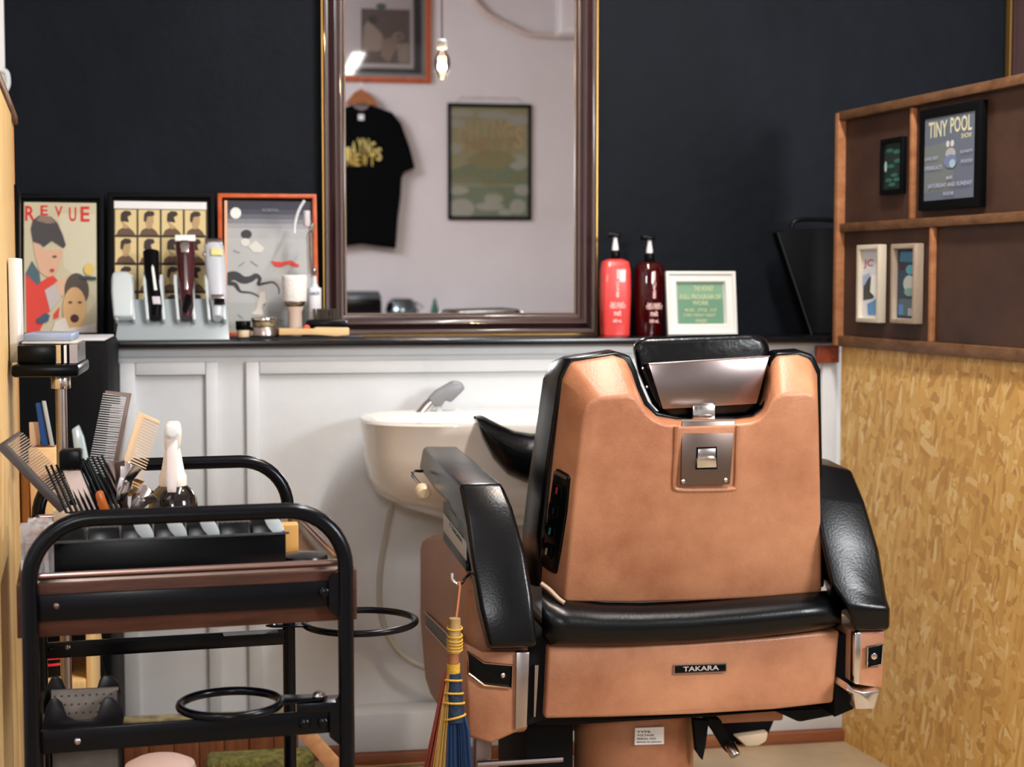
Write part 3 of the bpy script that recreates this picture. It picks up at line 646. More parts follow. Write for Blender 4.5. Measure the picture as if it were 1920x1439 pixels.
# column
cx_ = at(1195, 1400, 3.0).x
zc0 = 0
prof = [(.20, 0), (.20, .02), (.15, .04), (.125, .08), (.12, .16), (.118, .30)]
ztop = at(1195, 1345, 3.0).z + .02
MB().lathe([(.26, 0), (.26, .02), (.2, .035), (.13, .06), (.12, .1), (.118, ztop)], (cx_ + .005, 3.05, 0), n=40).build('base_column', copper, ch, ang=40)
q = hq([(1190, 1398), (1245, 1396), (1245, 1364), (1191, 1366)], 2.926)
lb_ = MB().prism(q, (0, .004, 0)).build('rating_label', white2, ch)
for k, tx in enumerate(('TYPE', 'VOLTAGE', 'SERIAL NO', 'MADE IN JAPAN')):
    o = at(1194, 1375 + k * 6.5, 2.9255); MB().text(tx, o, at(1194 + (26, 32, 36, 46)[k], 1374.5 + k * 6.5, 2.9255) - o, at(1194, 1371.5 + k * 6.5, 2.9255) - o).build('label_text', blkm, lb_, smooth=False, recalc=False)
# foot lever
b = MB().prism(hq([(1318, 1345), (1352, 1350), (1372, 1395), (1376, 1412), (1364, 1414), (1340, 1375)], 2.97), (0, .03, 0)); lv = b.build('pump_lever', rub, ch, bevel=.003)
MB().tube([at(1368, 1396, 2.965), at(1380, 1418, 2.95)], .012, 10).build('lever_tip', chrome, lv, bevel=.002)
b = MB().prism(hq([(1300, 1350), (1330, 1352), (1324, 1400), (1318, 1428), (1306, 1410)], 2.945), (0, .02, 0)); b.build('lever_guard', rub, ch, bevel=.003)
# footrest beyond
fr = MB().loft([hq([(1325, 1335), (1458, 1335), (1440, 1378), (1420, 1394), (1385, 1398), (1350, 1385)], 3.32), hq([(1325, 1335), (1458, 1335), (1440, 1378), (1420, 1394), (1385, 1398), (1350, 1385)], 3.5)]).build('footrest', blkm, ch, bevel=.008)
MB().prism(hq([(1378, 1382), (1442, 1373), (1438, 1392), (1424, 1400), (1400, 1402)], 3.3), (0, .06, 0)).build('footrest_tip', cream, ch, bevel=.006)
# rear left leg post and foot bar seen below the side housing
p = at(905, 1400, 2.95)
MB().box((p.x - .016, 2.94, .02), (p.x + .016, 2.975, at(905, 1380, 2.95).z)).build('support_post', dsteel, ch, bevel=.003)
MB().tube([at(895, 1434, 2.93), at(1055, 1424, 2.93)], .006, 8).build('foot_bar', steel, ch)
MB().box((at(985, 1400, 2.98).x, 2.98, .10), (at(1075, 1400, 2.98).x, 3.3, at(1000, 1355, 2.98).z)).build('pump_housing', rub, ch, bevel=.004)
# ================================================================ SINK
YK = 4.0
xc = at(985, 785, 3.75).x; zr_ = at(985, 789, 3.62).z
sk = thing('washbasin', 'white ceramic hair washbasin fixed to the panelling behind the chair arm', 'basin', (xc, 3.8, zr_ - .28))
def sring(hw, y0, y1, z, n=40, pw=3.2):
    out = []; cy = (y0 + y1) / 2; hy = (y1 - y0) / 2
    for k in range(n):
        t = 2 * math.pi * k / n; c, s_ = math.cos(t), math.sin(t)
        out.append(V((xc + hw * abs(c) ** (2 / pw) * (1 if c > 0 else -1), cy + hy * abs(s_) ** (2 / pw) * (1 if s_ > 0 else -1), z)))
    return out
hw = xc - at(672, 785, 3.8).x
zq_ = lambda py: at(800, py, 3.7).z
b = MB().loft([sring(hw * .2, 3.80, 3.97, zq_(1004), pw=2.4), sring(hw * .5, 3.70, 3.98, zq_(986), pw=2.6), sring(hw * .78, 3.64, 3.984, zq_(952)), sring(hw * .90, 3.60, 3.985, zq_(928)), sring(hw * .955, 3.575, 3.986, zq_(895)), sring(hw * .975, 3.565, 3.986, zq_(850)), sring(hw * .985, 3.56, 3.987, zr_ - .03), sring(hw, 3.55, 3.987, zr_ - .006), sring(hw * .99, 3.553, 3.983, zr_),
    sring(hw * .93, 3.58, 3.89, zr_), sring(hw * .9, 3.59, 3.88, zr_ - .012), sring(hw * .8, 3.62, 3.86, zr_ - .1), sring(hw * .5, 3.68, 3.82, zr_ - .17), sring(.03, 3.73, 3.79, zr_ - .18)])
b.build('bowl', ceram, sk, ang=50)
MB().disc((xc, 3.76, zr_ - .181), (0, 0, 1), .02, .004).build('drain', chrome, sk)
# neck rest: black padded crescent
def nk(x, y, Y): return at(x, y, Y)
cxp = 1020
outl = [(893, 783), (906, 780), (935, 795), (965, 808), (995, 813), (1020, 813)]; low = [(893, 787), (906, 824), (926, 862), (952, 890), (985, 905), (1020, 908)]
outl += [(2 * cxp - x, y) for x, y in outl[-2::-1]]; low += [(2 * cxp - x, y) for x, y in low[-2::-1]]
YR = 3.53
rings = []
for f, dy in ((0, .03), (.03, .004), (.15, -.014), (.4, -.03), (.7, -.03), (.93, -.008), (1, .025)):
    rings.append([nk(a[0] + (c[0] - a[0]) * f, a[1] + (c[1] - a[1]) * f, YR + dy) for a, c in zip(outl, low)])
b = MB().grid(rings + [[p + V((0, .05, 0)) for p in rings[-1]], [p + V((0, .04, 0)) for p in rings[0]], rings[0]]); b.build('neck_rest', leather2, sk, ang=80)
# spray tap
tp_ = thing('spray_tap', 'grey pull-out spray tap standing at the back of the white basin', 'tap', at(795, 785, 3.9))
MB().tube([at(778, 790, 3.9), at(800, 763, 3.9), at(816, 748, 3.9)], [.014, .014, .013], 14).build('chrome_spout', chrome, tp_)
MB().prism([at(x, y, 3.885) for x, y in ((803, 748), (818, 733), (850, 715), (866, 717), (873, 729), (860, 742), (846, 756), (836, 751), (828, 764), (812, 762))], (0, .03, 0)).build('spray_head', mat('grey_plastic', (128, 130, 134), .35), tp_, bevel=.006, seg=3)
MB().tube([at(822, 762, 3.9), at(824, 792, 3.9)], .008, 8).build('clear_sleeve', acry, tp_)
# hoses under the basin
MB().tube(smoothpath([at(742, 925, 3.80), at(732, 960, 3.86), at(722, 1010, 3.9), at(712, 1080, 3.92), at(714, 1150, 3.93), at(735, 1205, 3.93), at(770, 1240, 3.93), at(830, 1262, 3.92), at(900, 1275, 3.9)], 5), .0075, 10).build('hose', mat('pale_grey_hose', (176, 174, 166), .45), None, label='thin pale grey hose curving down beneath the white basin', cat='hose')
b = MB().tube(smoothpath([at(655, 1422, 3.88), at(700, 1420, 3.87), at(760, 1412, 3.87), at(840, 1406, 3.87), at(950, 1404, 3.86), at(1100, 1400, 3.86)], 5), .004, 8)
o_ = b.build('floor_cable', mat('tan_cable', (198, 140, 84), .5), None, label='thin tan cable lying on the floor along the skirting', cat='cable')
for v in o_.data.vertices: v.co.z = v.co.z * .15
o_.location.z = .005
# ================================================================ TROLLEY
TA = R(5.4); TU = V((math.cos(TA), math.sin(TA), 0)); TV = V((-math.sin(TA), math.cos(TA), 0))
T0 = at(55, 1100, 2.05); T0.z = 0
def tf(px, py, bb=0): return atp(px, py, T0 + TV * bb, TV)
def ta(px, py=1100, bb=0): return (tf(px, py, bb) - T0).dot(TU)
TW = ta(648)
d_ = .2
for _ in range(60):
    if proj(T0 + TU * TW + TV * d_ + V((0, 0, .7)))[0] > 541: d_ += .01
    else: break
TD = d_
print('trolley W', TW, 'D', TD, T0)
def T(a, bb, z): return T0 + TU * a + TV * bb + V((0, 0, z))
def tz(px, py, bb=0): return tf(px, py, bb).z
def tbox(a0, a1, b0, b1, z0, z1, B=None): return (B or MB()).prism([T(a0, b0, z0), T(a1, b0, z0), T(a1, b0, z1), T(a0, b0, z1)], TV * (b1 - b0))
tr = thing('trolley', 'black tubular tool trolley with dark wooden sides, left foreground', 'trolley', T(TW / 2, TD / 2, 0))
rt = .0105
ZT = tz(360, 965)
def hoop(bb, zt, r=.078):
    a0, a1 = 0, TW
    return [T(a0, bb, .04)] + arc(T(a0 + r, bb, zt - r), TU, V((0, 0, 1)), r, math.pi, math.pi / 2, 10) + arc(T(a1 - r, bb, zt - r), TU, V((0, 0, 1)), r, math.pi / 2, 0, 10) + [T(a1, bb, .04)]
MB().tube(hoop(0, ZT), rt, 16).build('front_hoop', trol, tr, ang=60)
ZTb = atp(350, 874, T0 + TV * TD, TV).z
print('ZT', ZT, 'back', ZTb)
MB().tube(hoop(TD, ZT), rt, 16).build('rear_hoop', trol, tr, ang=60)
for a_ in (0, TW):
    for b_ in (0, TD):
        w = MB().lathe([(.02, -.006), (.02, .006)], T(a_, b_, .02), TU, 16); w.build('caster_wheel', rub, tr)
za1, za0 = tz(350, 1084, .012), tz(350, 1180, .012)   # top apron
zb1, zb0 = tz(350, 1344, .012), tz(350, 1428, .012)   # lower apron
aL, aR = ta(31, 1130, .012), ta(669, 1110, .012)
for z1_, z0_ in ((za1, za0), (.32, .24)):
    tbox(aL, aR, .0115, .024, z0_, z1_).build('wood_side', walnut, tr, bevel=.001)
    tbox(aL, aR, TD - .024, TD - .0115, z0_, z1_).build('wood_side', walnut, tr, bevel=.001)
    tbox(aL, aL + .012, .0245, TD - .0245, z0_, z1_).build('wood_side', walnut, tr, bevel=.001)
    tbox(aR - .012, aR, .0245, TD - .0245, z0_, z1_).build('wood_side', walnut, tr, bevel=.001)
    tbox(aL + .0125, aR - .0125, .0245, TD - .0245, z0_ + .003, z0_ + .009).build('shelf_board', walnut, tr)
# front bars
zu1, zu0 = tz(350, 1105, 0), tz(350, 1153, 0)
tbox(.004, TW - .004, .004, .011, zu0, zu1).build('front_bar', trol, tr, bevel=.001)
zl1, zl0 = tz(350, 1354, 0), tz(350, 1397, 0)
tbox(.004, TW - .004, .004, .011, zl0, zl1).build('front_bar', trol, tr, bevel=.001)
zk1, zk0 = atp(300, 1193, T0 + TV * TD, TV).z, atp(300, 1222, T0 + TV * TD, TV).z
tbox(.004, TW - .004, TD - .006, TD + .002, zk0, zk1).build('rear_bar', trol, tr, bevel=.001)
tbox(TW - .11, TW - .02, TD - .03, TD - .004, zk1 - .002, zk1).build('bar_flange', trol, tr)
def bolt(px, py, bb=.003, r=.006, m=trol): MB().ball(tf(px, py, bb), r, (1, .5, 1), 12).build('bolt', m, tr)
for x, y in ((608, 1111), (571, 1358), (606, 1356)): bolt(x, y, .003, .0075)
for x, y in ((105, 1137),): bolt(x, y, .003, .004, dsteel)
bolt(145, 1391, .004, .0045, steel); bolt(127, 1214, TD - .007, .005, steel); bolt(96, 1219, TD - .007, .0045, trol)
# welded flares on the right leg
for z in ((zl1 + zl0) / 2, (zu1 + zu0) / 2):
    MB().loft([[T(TW - .022, .0, z - .02), T(TW - .022, .0, z + .02), T(TW - .022, .01, z + .02), T(TW - .022, .01, z - .02)], [T(TW - .006, -.004, z - .034), T(TW - .006, -.004, z + .034), T(TW - .006, .011, z + .034), T(TW - .006, .011, z - .034)]]).build('welded_flange', trol, tr)
# ring holders
def ring(px, py, wpx, z, pxp, nm, z_p=None):
    c = atz(px, py, z); r = (atz(px + wpx / 2, py, z) - atz(px - wpx / 2, py, z)).length / 2
    h = thing(nm[0], nm[1], None, (0, 0, 0)); return c, r
zr1 = zl1 + .014
c = atz(432, 1320, zr1); r_ = (atz(526, 1316, zr1) - atz(338, 1320, zr1)).length / 2; hp_ = atz(598, 1309, zr1)
rg = MB().tube([c + V((r_ * math.cos(t), r_ * math.sin(t), 0)) for t in [2 * math.pi * k / 40 for k in range(40)]], .0058, 10, closed=True).build('ring_holder', trol, tr, ang=60)
dv = (hp_ - c).normalized(); pv = V((-dv.y, dv.x, 0))
def tongue(c, dv, pv, r_, hp_, t=.003):
    a = c + dv * (r_ + .001)
    return MB().prism([a - pv * .022, hp_ - pv * .013, hp_ + dv * .012, hp_ + pv * .013, a + pv * .022], (0, 0, t))
tongue(c - V((0, 0, .001)), dv, pv, r_, hp_ - V((0, 0, .001))).build('ring_tongue', trol, rg, bevel=.001)
MB().ball(hp_ + V((0, 0, .003)), .009, (1, 1, .7), 12).build('ring_bolt', steel, rg)
MB().box((hp_.x - .03, hp_.y - .02, zl1 - .001), (hp_.x + .028, hp_.y + .02, zl1 + .012)).build('ring_bracket', trol, rg, bevel=.001)
zr2 = zk1 + .006
c = atz(675, 1166, zr2); r2_ = (atz(780, 1160, zr2) - atz(572, 1168, zr2)).length / 2; hp_ = atz(511, 1174, zr2)
rg2 = MB().tube([c + V((r2_ * math.cos(t), r2_ * math.sin(t), 0)) for t in [2 * math.pi * k / 40 for k in range(40)]], .0058, 10, closed=True).build('ring_holder', trol, tr, ang=60)
dv = (hp_ - c).normalized(); pv = V((-dv.y, dv.x, 0))
tongue(c - V((0, 0, .001)), dv, pv, r2_, hp_ - V((0, 0, .001))).build('ring_tongue', trol, rg2, bevel=.001)
MB().ball(hp_ + V((0, 0, .003)), .008, (1, 1, .7), 12).build('ring_bolt', steel, rg2)
print('rings r', r_, r2_)
# steel tray in the upper frame
zt1 = za1 + .008
ty = .03
b = MB()
a0, a1, b0, b1 = aL + .016, aR - .016, .028, TD - .028
rf = [T(a0, b0, zt1), T(a1, b0, zt1), T(a1, b1, zt1), T(a0, b1, zt1)]
tray = MB().loft([[T(a0, b0, zt1), T(a1, b0, zt1), T(a1, b1, zt1), T(a0, b1, zt1)], [T(a0 + .008, b0 + .008, za0 + .02), T(a1 - .008, b0 + .008, za0 + .02), T(a1 - .008, b1 - .008, za0 + .02), T(a0 + .008, b1 - .008, za0 + .02)]], caps=False)
tray.poly([T(a0 + .008, b0 + .008, za0 + .02), T(a1 - .008, b0 + .008, za0 + .02), T(a1 - .008, b1 - .008, za0 + .02), T(a0 + .008, b1 - .008, za0 + .02)])
rose = mat('rose_steel', (190, 158, 148), .22, 1)
tray_o = tray.build('steel_tray', mat('tray_steel', (188, 172, 158), .25, 1, rvar=.08), tr, bevel=.004, solid=.0012)
b = MB(); b.tube(rf, .0045, 10, closed=True); b.build('rolled_rim', rose, tray_o)
ZB = za0 + .0215   # tray floor
# ================================================================ ON THE TROLLEY
def tb_(a, bb, z): return T(a, bb, z)
# comb cup
cc = atp(172, 955, T0 + TV * .24, TV); cc = V((cc.x, cc.y, 0))
zcup = atp(172, 955, T0 + TV * .24, TV).z
rc_ = (atp(245, 955, T0 + TV * .24, TV) - atp(101, 955, T0 + TV * .24, TV)).length / 2
b = MB().lathe([(rc_ * .9, ZB), (rc_, zcup), (rc_ - .003, zcup), (rc_ * .88, ZB + .003)], cc, n=36)
b.build('tool_cup', cream, None, label='cream round cup on the trolley, crammed with combs and clips', cat='cup')
yc = cc.y
def comb(name, label, p0, p1, side, spine, tooth, n, m, Y, t=.003, taper=.0, tw=.55, cat='comb', mt=None):
    # p0 bottom end, p1 top end of the spine (pixels), side: pixel vector of the teeth
    q0, q1 = at(*p0, Y), at(*p1, Y + .02); sv0 = (at(p0[0] + side[0], p0[1] + side[1], Y) - at(*p0, Y)); sd = sv0.normalized(); ax = (q1 - q0); L_ = ax.length; ax.normalize()
    sp_ = spine; nn = ax.cross(sd).normalized() * (t / 2)
    b = MB(); r = []
    b.prism([q0 - nn, q1 - nn, q1 + sd * (sp_ + tooth * .93) + ax * .0 - nn, q1 + sd * (sp_ + tooth * .93) - ax * .005 - nn, q1 + sd * sp_ - ax * .006 - nn, q0 + sd * sp_ - nn], nn * 2)
    o = b.build(name, m, None, bevel=.0008, label=label, cat=cat)
    b = MB()
    for k in range(n):
        f = .06 + .9 * k / (n - 1); p = q0 + ax * (L_ * f); w = L_ * .9 / (n - 1) * tw / 2
        l_ = sp_ + tooth * (1 - taper * (1 - f))
        b.prism([p - ax * w + sd * sp_ * .9 - nn * .8, p + ax * w + sd * sp_ * .9 - nn * .8, p + ax * w * .6 + sd * l_ - nn * .5, p - ax * w * .6 + sd * l_ - nn * .5], nn * 1.6)
    te = b.build('teeth', mt or m, None, smooth=False, kind='stuff')
    te.parent = o; te.location = te.location - o.location
    return o
gb = mat('grey_brown_comb', (74, 62, 56), .35, .1); sil = mat('aluminium_comb', (118, 98, 90), .4, .3); crm = mat('ivory_comb', (214, 178, 138), .4)
blc = mat('black_comb', (12, 12, 14), .35)
comb('cutting_comb', 'large grey-brown comb leaning out of the cup to the far left', (112, 962), (-8, 838), (30, -20), .014, .026, 30, gb, yc - .02, t=.004, mt=mat('comb_teeth_tan', (168, 146, 124), .35))
comb('metal_comb', 'tall rose metal comb standing upright behind the other combs', (214, 900), (247, 738), (-30, -3), .006, .033, 34, sil, yc + .02, t=.003, mt=mat('comb_teeth_silver', (176, 172, 170), .5))
comb('fine_comb', 'silver fine comb directly behind the tall metal comb', (226, 905), (242, 760), (-30, -2), .006, .02, 44, mat('silver_comb', (160, 158, 156), .5, .1), yc + .05)
comb('ivory_comb', 'ivory plastic comb leaning to the right beside the tall metal comb', (218, 905), (260, 772), (20, 9), .010, .024, 24, crm, yc + .0, t=.004)
# wide tined black fork combs
def fork(name, label, base0, base1, vec, n, Y, m=mat('black_comb_matt', (4, 4, 6), .5, spec=.2), w=.0024):
    b = MB(); q0, q1 = at(*base0, Y), at(*base1, Y)
    b.tube([q0, q1], .004, 8)
    for k in range(n):
        p = q0.lerp(q1, k / (n - 1)); e = p + (at(base0[0] + vec[0], base0[1] + vec[1], Y) - q0) + V((0, .004, 0))
        b.tube([p, e], [w, w * .7], 6)
    return b.build(name, m, None, label=label, cat='comb')
fork('vent_comb', 'black wide-toothed comb at the front left of the cup', (127, 966), (205, 958), (-42, -92), 9, yc - .035)
fork('rake_comb', 'black wide-toothed comb at the front right of the cup', (196, 962), (240, 955), (-50, -100), 6, yc - .03, w=.0026)
# brush head block
b = MB().prism([at(x, y, yc - .045) for x, y in ((111, 882), (152, 881), (152, 847), (148, 844), (113, 845), (110, 849))], (0, .03, 0))
bh = b.build('brush', blk, None, bevel=.002, label='square black head of a brush sticking up from the cup', cat='brush')
hnd = MB().prism([at(x, y, yc - .035) for x, y in ((118, 883), (150, 883), (182, 960), (150, 960))], (0, .012, 0)).build('handle', mat('pink_handle', (214, 190, 178), .5), None)
hnd.parent = bh; hnd.location = hnd.location - bh.location
MB().prism([at(x, y, yc - .05) for x, y in ((189, 966), (179, 932), (179, 925), (185, 921), (192, 922), (206, 962))], (0, .012, 0)).build('razor', mat('amber_plastic', (190, 98, 30), .3, trans=.2), None, bevel=.002, label='amber orange razor poking out of the cup among black combs', cat='razor')
# clips
def clip(label, pts, Y, m=steel, grp=None):
    o = thing('hair_clip', label, 'clip', at(*pts[0], Y), group=grp)
    a, c = at(*pts[0], Y), at(*pts[1], Y); ax = (c - a); nrm = ax.cross(V((0, 1, 0))).normalized(); dy = V((0, 1, 0))
    wv = V((0, .006, 0))
    for s_ in (1, -1):
        def rr_(f, w, off, t=.0012): p = a.lerp(c, f) + dy * (off * s_) + nrm * (off * .9 * s_); return [p - nrm * w - dy * t, p + nrm * w - dy * t, p + nrm * w + dy * t, p - nrm * w + dy * t]
        MB().loft([rr_(0, .0025, .0015), rr_(.3, .006, .003), rr_(.55, .0075, .002), rr_(.62, .006, .0035), rr_(1, .0075, .009), rr_(1.03, .005, .0095)]).build('jaw', m, o, bevel=.0005)
    MB().tube([a.lerp(c, .5) - wv * 1.2, a.lerp(c, .5) + wv * 1.2], .003, 8).build('hinge', chrome, o)
clip('dark steel clip with round hinge at the top right of the cup', ((234, 958), (214, 868)), yc - .03, dsteel)
clip('bright chrome clip opening towards the upper right of the cup', ((224, 940), (246, 872)), yc - .045, chrome)
clip('chrome clip leaning lowest to the right, nearest the spray bottle', ((246, 958), (284, 924)), yc - .02, steel)
clip('gold-toned clip behind the chrome clips in the cup', ((240, 930), (252, 896)), yc + .01, mat('gold_clip', (196, 160, 116), .3, .9))
clip('grey steel clip pointing right between bright and lowest clips', ((250, 950), (272, 912)), yc + .02, steel)
# spray bottle
Ysp = yc + .10
def spz(y): return at(325, y, Ysp).z
sc_ = at(325, 950, Ysp); sx_ = sc_.x
def sr_(w): return (at(325 + w, 950, Ysp) - sc_).length
so = thing('spray_bottle', 'black round spray bottle with off-white trigger head, standing in the trolley', 'bottle', (sx_, Ysp, ZB))
zb_s = min(spz(1005), ZB + .03)
MB().lathe([(sr_(34), ZB), (sr_(42), ZB + .006), (sr_(45), (ZB + spz(950)) / 2), (sr_(46.5), spz(950)), (sr_(44), spz(935)), (sr_(37), spz(921)), (sr_(28), spz(912)), (sr_(24), spz(909))], (sx_, Ysp, 0)).build('body', mat('black_bottle', (20, 15, 13), .12, coat=.6), so, ang=60)
MB().lathe([(sr_(26), spz(914)), (sr_(26), spz(893)), (sr_(22), spz(885)), (sr_(19), spz(868)), (sr_(15), spz(845)), (sr_(12), spz(835))], (sx_, Ysp, 0), n=20).build('collar', mat('offwhite_plastic', (226, 216, 202), .4), so, bevel=.001)
hw_ = mat('trigger_plastic', (222, 208, 202), .35, trans=.15)
MB().prism([at(x, y, Ysp - .022) for x, y in ((308, 842), (337, 842), (339, 815), (336, 799), (330, 796), (314, 796), (309, 800), (307, 815))], (0, .06, 0)).build('spray_head', mat('offwhite_plastic'), so, bevel=.003)
MB().lathe([(.0105, 0), (.0105, .006), (.007, .008), (.0075, .012), (.0045, .0125)], at(323, 808, Ysp - .022), (0, -1, 0)).build('nozzle', white2, so)
MB().loft([[at(x, y, Ysp - .024) for x, y in ((313, 826), (333, 826), (333, 830), (313, 830))], [at(x, y, Ysp - .045) for x, y in ((313, 880), (332, 880), (332, 884), (313, 884))], [at(x, y, Ysp - .052) for x, y in ((313, 917), (331, 917), (330, 924), (314, 924))]]).build('trigger', hw_, so, bevel=.002)
# black organiser with clipper guards
go_a0, go_a1 = ta(99, 1050, .06), ta(536, 1030, .06)
z_o = atp(300, 1008, T0 + TV * .06, TV).z
bd = .115
ogm = mat('organiser_inside', (96, 88, 82), .5)
og = thing('guard_organiser', 'long black plastic organiser box lying in the trolley tray', 'box', T((go_a0 + go_a1) / 2, .06 + bd / 2, ZB))
b = MB()
hh = z_o
tbox(go_a0, go_a1, .06, .063, ZB, hh, b); b.build('front_wall', blk, og, bevel=.0006)
tbox(go_a0, go_a1, .06 + bd - .003, .06 + bd, ZB, hh + .002).build('back_wall', ogm, og, bevel=.0006)
tbox(go_a0, go_a0 + .003, .0635, .06 + bd - .0035, ZB, hh).build('end_wall', blk, og); tbox(go_a1 - .003, go_a1, .0635, .06 + bd - .0035, ZB, hh).build('end_wall', blk, og)
tbox(go_a0 + .0035, go_a1 - .0035, .0635, .06 + bd - .0035, ZB, ZB + .003).build('bottom', blk, og)
tbox(go_a0 - .012, go_a1 + .004, .054, .0595, hh - .002, hh + .0005).build('front_lip', mat('dusty_black', (40, 42, 44), .5, var=(70, 72, 74), vs=60), og)
cells = [go_a0 + (go_a1 - go_a0) * k / 7 for k in range(8)]
for k in range(1, 7): tbox(cells[k] - .001, cells[k] + .001, .0635, .06 + bd - .0035, ZB + .0032, hh - .004).build('divider', blk, og)
gm = mat('guard_black', (16, 17, 19), .3)
for k in range(7):
    cx0 = (cells[k] + cells[k + 1]) / 2; zt0 = hh + (.012 if k in (2, 3, 4, 6) else .008)
    lab = ['leftmost black clipper guard in the organiser, half hidden', 'black clipper guard second from the left in the organiser', 'black clipper guard with pale tag, third from left in the organiser', 'black clipper guard with oval white tag in the middle of the organiser', 'black clipper guard with oval white tag, right of the middle one', 'low black clipper guard without tag, fifth cell along the organiser', 'rightmost black clipper guard with white tag in the organiser'][k]
    g = thing('clipper_guard', lab, 'guard', T(cx0, .12, ZB + .004), group='clipper guards in the organiser')
    n_ = 5; b = MB()
    w_ = .018
    for j in range(6):
        a_ = cx0 - w_ + j * w_ * .4
        b.prism([T(a_, .10, ZB + .006), T(a_, .135, ZB + .006), T(a_, .14, zt0 - .012), T(a_, .13, zt0 - .002), T(a_, .108, zt0 - .01)], TU * .003)
    b.build('comb_teeth', gm, g)
    MB().prism([T(cx0 - w_ - .002, .082, ZB + .006), T(cx0 - w_ - .002, .098, ZB + .006), T(cx0 - w_ - .002, .098, zt0), T(cx0 - w_ - .002, .09, zt0 + .004)], TU * (2 * w_ + .004)).build('body', gm, g, bevel=.002)
    if k in (2, 3, 4, 6):
        cpt = T(cx0 + .008, .076, hh + .009)
        b = MB(); ax1 = (TU * .55 + V((0, 0, -.8))).normalized(); ax2 = (TU * .85 + V((0, 0, .5))).normalized()
        pts = [cpt + ax1 * (.019 * math.cos(t)) + ax2 * (.009 * math.sin(t)) for t in [2 * math.pi * j / 20 for j in range(20)]]
        b.prism(pts, -TV * .003); b.build('number_tag', mat('pale_tag', (196, 204, 204), .4), g, bevel=.0006)
# clear packets at the left end of the tray
cl = mat('clear_plastic_film', (206, 204, 202), .18, trans=.55, bump=.5, bs=60, spec=.7)
for k, (x0_, x1_, yt, yb2, bb, lb) in enumerate(((38, 100, 985, 1078, .05, 'crumpled clear plastic packet at the tray\'s left front corner'), (52, 98, 976, 1040, .20, 'clear packet with rose contents behind the hoop, below the comb cup'))):
    pk = thing('plastic_packet', lb, 'packet', T(ta(x0_, 1040, bb), bb, ZB))
    p0_, p1_ = atp(x0_, yt, T0 + TV * bb, TV), atp(x1_, yt - 4, T0 + TV * bb, TV); zz = ZB + .001
    n = 7; rows = []
    for j in range(6):
        f = j / 5; z = p0_.z * (1 - f) + zz * f
        rows.append([V((p0_.x + (p1_.x - p0_.x) * i / n, p0_.y + (p1_.y - p0_.y) * i / n, z)) + TV * (.006 * random.uniform(-1, 1)) for i in range(n + 1)])
    MB().grid(rows + [[p + TV * .02 for p in r] for r in rows[::-1]]).build('film', cl, pk, ang=20)
    MB().cbox(((p0_ + p1_) / 2 + TV * .01) * 1 + V((0, 0, -.03)), TU * .012, TV * .005, V((0, 0, .022))).build('contents', mat('copper_pack', (196, 128, 100), .4), pk, bevel=.002)
# small dark round lid at the right end of the tray
p = atp(568, 1040, T0 + TV * .10, TV)
MB().lathe([(.03, ZB), (.034, p.z - .004), (.032, p.z), (.004, p.z + .003)], (p.x, p.y, 0), n=30).build('round_tin', mat('dark_tin', (40, 42, 44), .25, .6), None, label='low round dark tin at the right end of the trolley tray', cat='tin')
p = atp(520, 985, T0 + TV * .22, TV)
MB().box((p.x - .02, p.y, ZB + .0), (p.x + .03, p.y + .03, p.z)).build('amber_box', mat('amber_box', (204, 152, 84), .3), None, bevel=.002, label='small amber box in the back right corner of the trolley tray', cat='box')
# --- lower shelf of the trolley
ZS = .2495
bk = thing('basket', 'dark see-through basket with two round ears on the trolley\'s lower shelf', 'basket', T(.10, .12, ZS))
def lf(x, y, bb): return atp(x, y, T0 + TV * bb, TV)
smoke = mat('smoky_plastic', (22, 20, 21), .3, trans=.2, spec=.2)
prof_ = [(78, 1385), (80, 1360), (86, 1330), (94, 1314), (106, 1310), (116, 1318), (126, 1344), (140, 1352), (170, 1350), (182, 1344), (190, 1318), (198, 1309), (212, 1310), (228, 1324), (232, 1342), (226, 1385)]
zf = ZS + .001
pr2 = [lf(x, y, .05) for x, y in prof_]; pr2 = [V((p.x, p.y, max(p.z, zf))) for p in pr2]
MB().prism(pr2, TV * .004).build('front_panel', smoke, bk, bevel=.001)
MB().prism([p + TV * .12 for p in pr2], TV * .004).build('back_panel', smoke, bk, bevel=.001)
for a_, n_ in ((pr2[0], 'side_panel'), (pr2[-1], 'side_panel')):
    MB().cbox(V((a_.x, a_.y, (zf + lf(80, 1340, .05).z) / 2)) + TV * .062, TU * .0015, TV * .057, V((0, 0, (lf(80, 1340, .05).z - zf) / 2))).build(n_, smoke, bk)
# perforated grey sheet
ps = thing('perforated_sheet', 'speckled grey perforated sheet standing in the dark basket', 'sheet', T(.11, .10, ZS + .002))
s0_, s1_ = lf(96, 1296, .15), lf(222, 1290, .15)
b = MB(); zb2 = zf + .002
b.prism([V((s0_.x, s0_.y, zb2)), V((s1_.x, s1_.y, zb2)), V((s1_.x, s1_.y, s1_.z)), V((s0_.x, s0_.y, s0_.z))], TV * .006); b.build('sheet', mat('speckled_grey', (118, 108, 100), .7, var=(136, 126, 118), vs=40), ps)
b = MB()
for i in range(9):
    for j in range(5): b.disc(V((s0_.x, s0_.y, s0_.z)).lerp(V((s1_.x, s1_.y, s1_.z)), (i + .5 + (j % 2) * .4) / 9.6) + V((0, 0, -.008 - j * .012)) - TV * .0005, -TV, .0013, .0004, 8)
b.build('holes', mat('hole_dark', (52, 46, 44), .8), ps, kind='stuff')
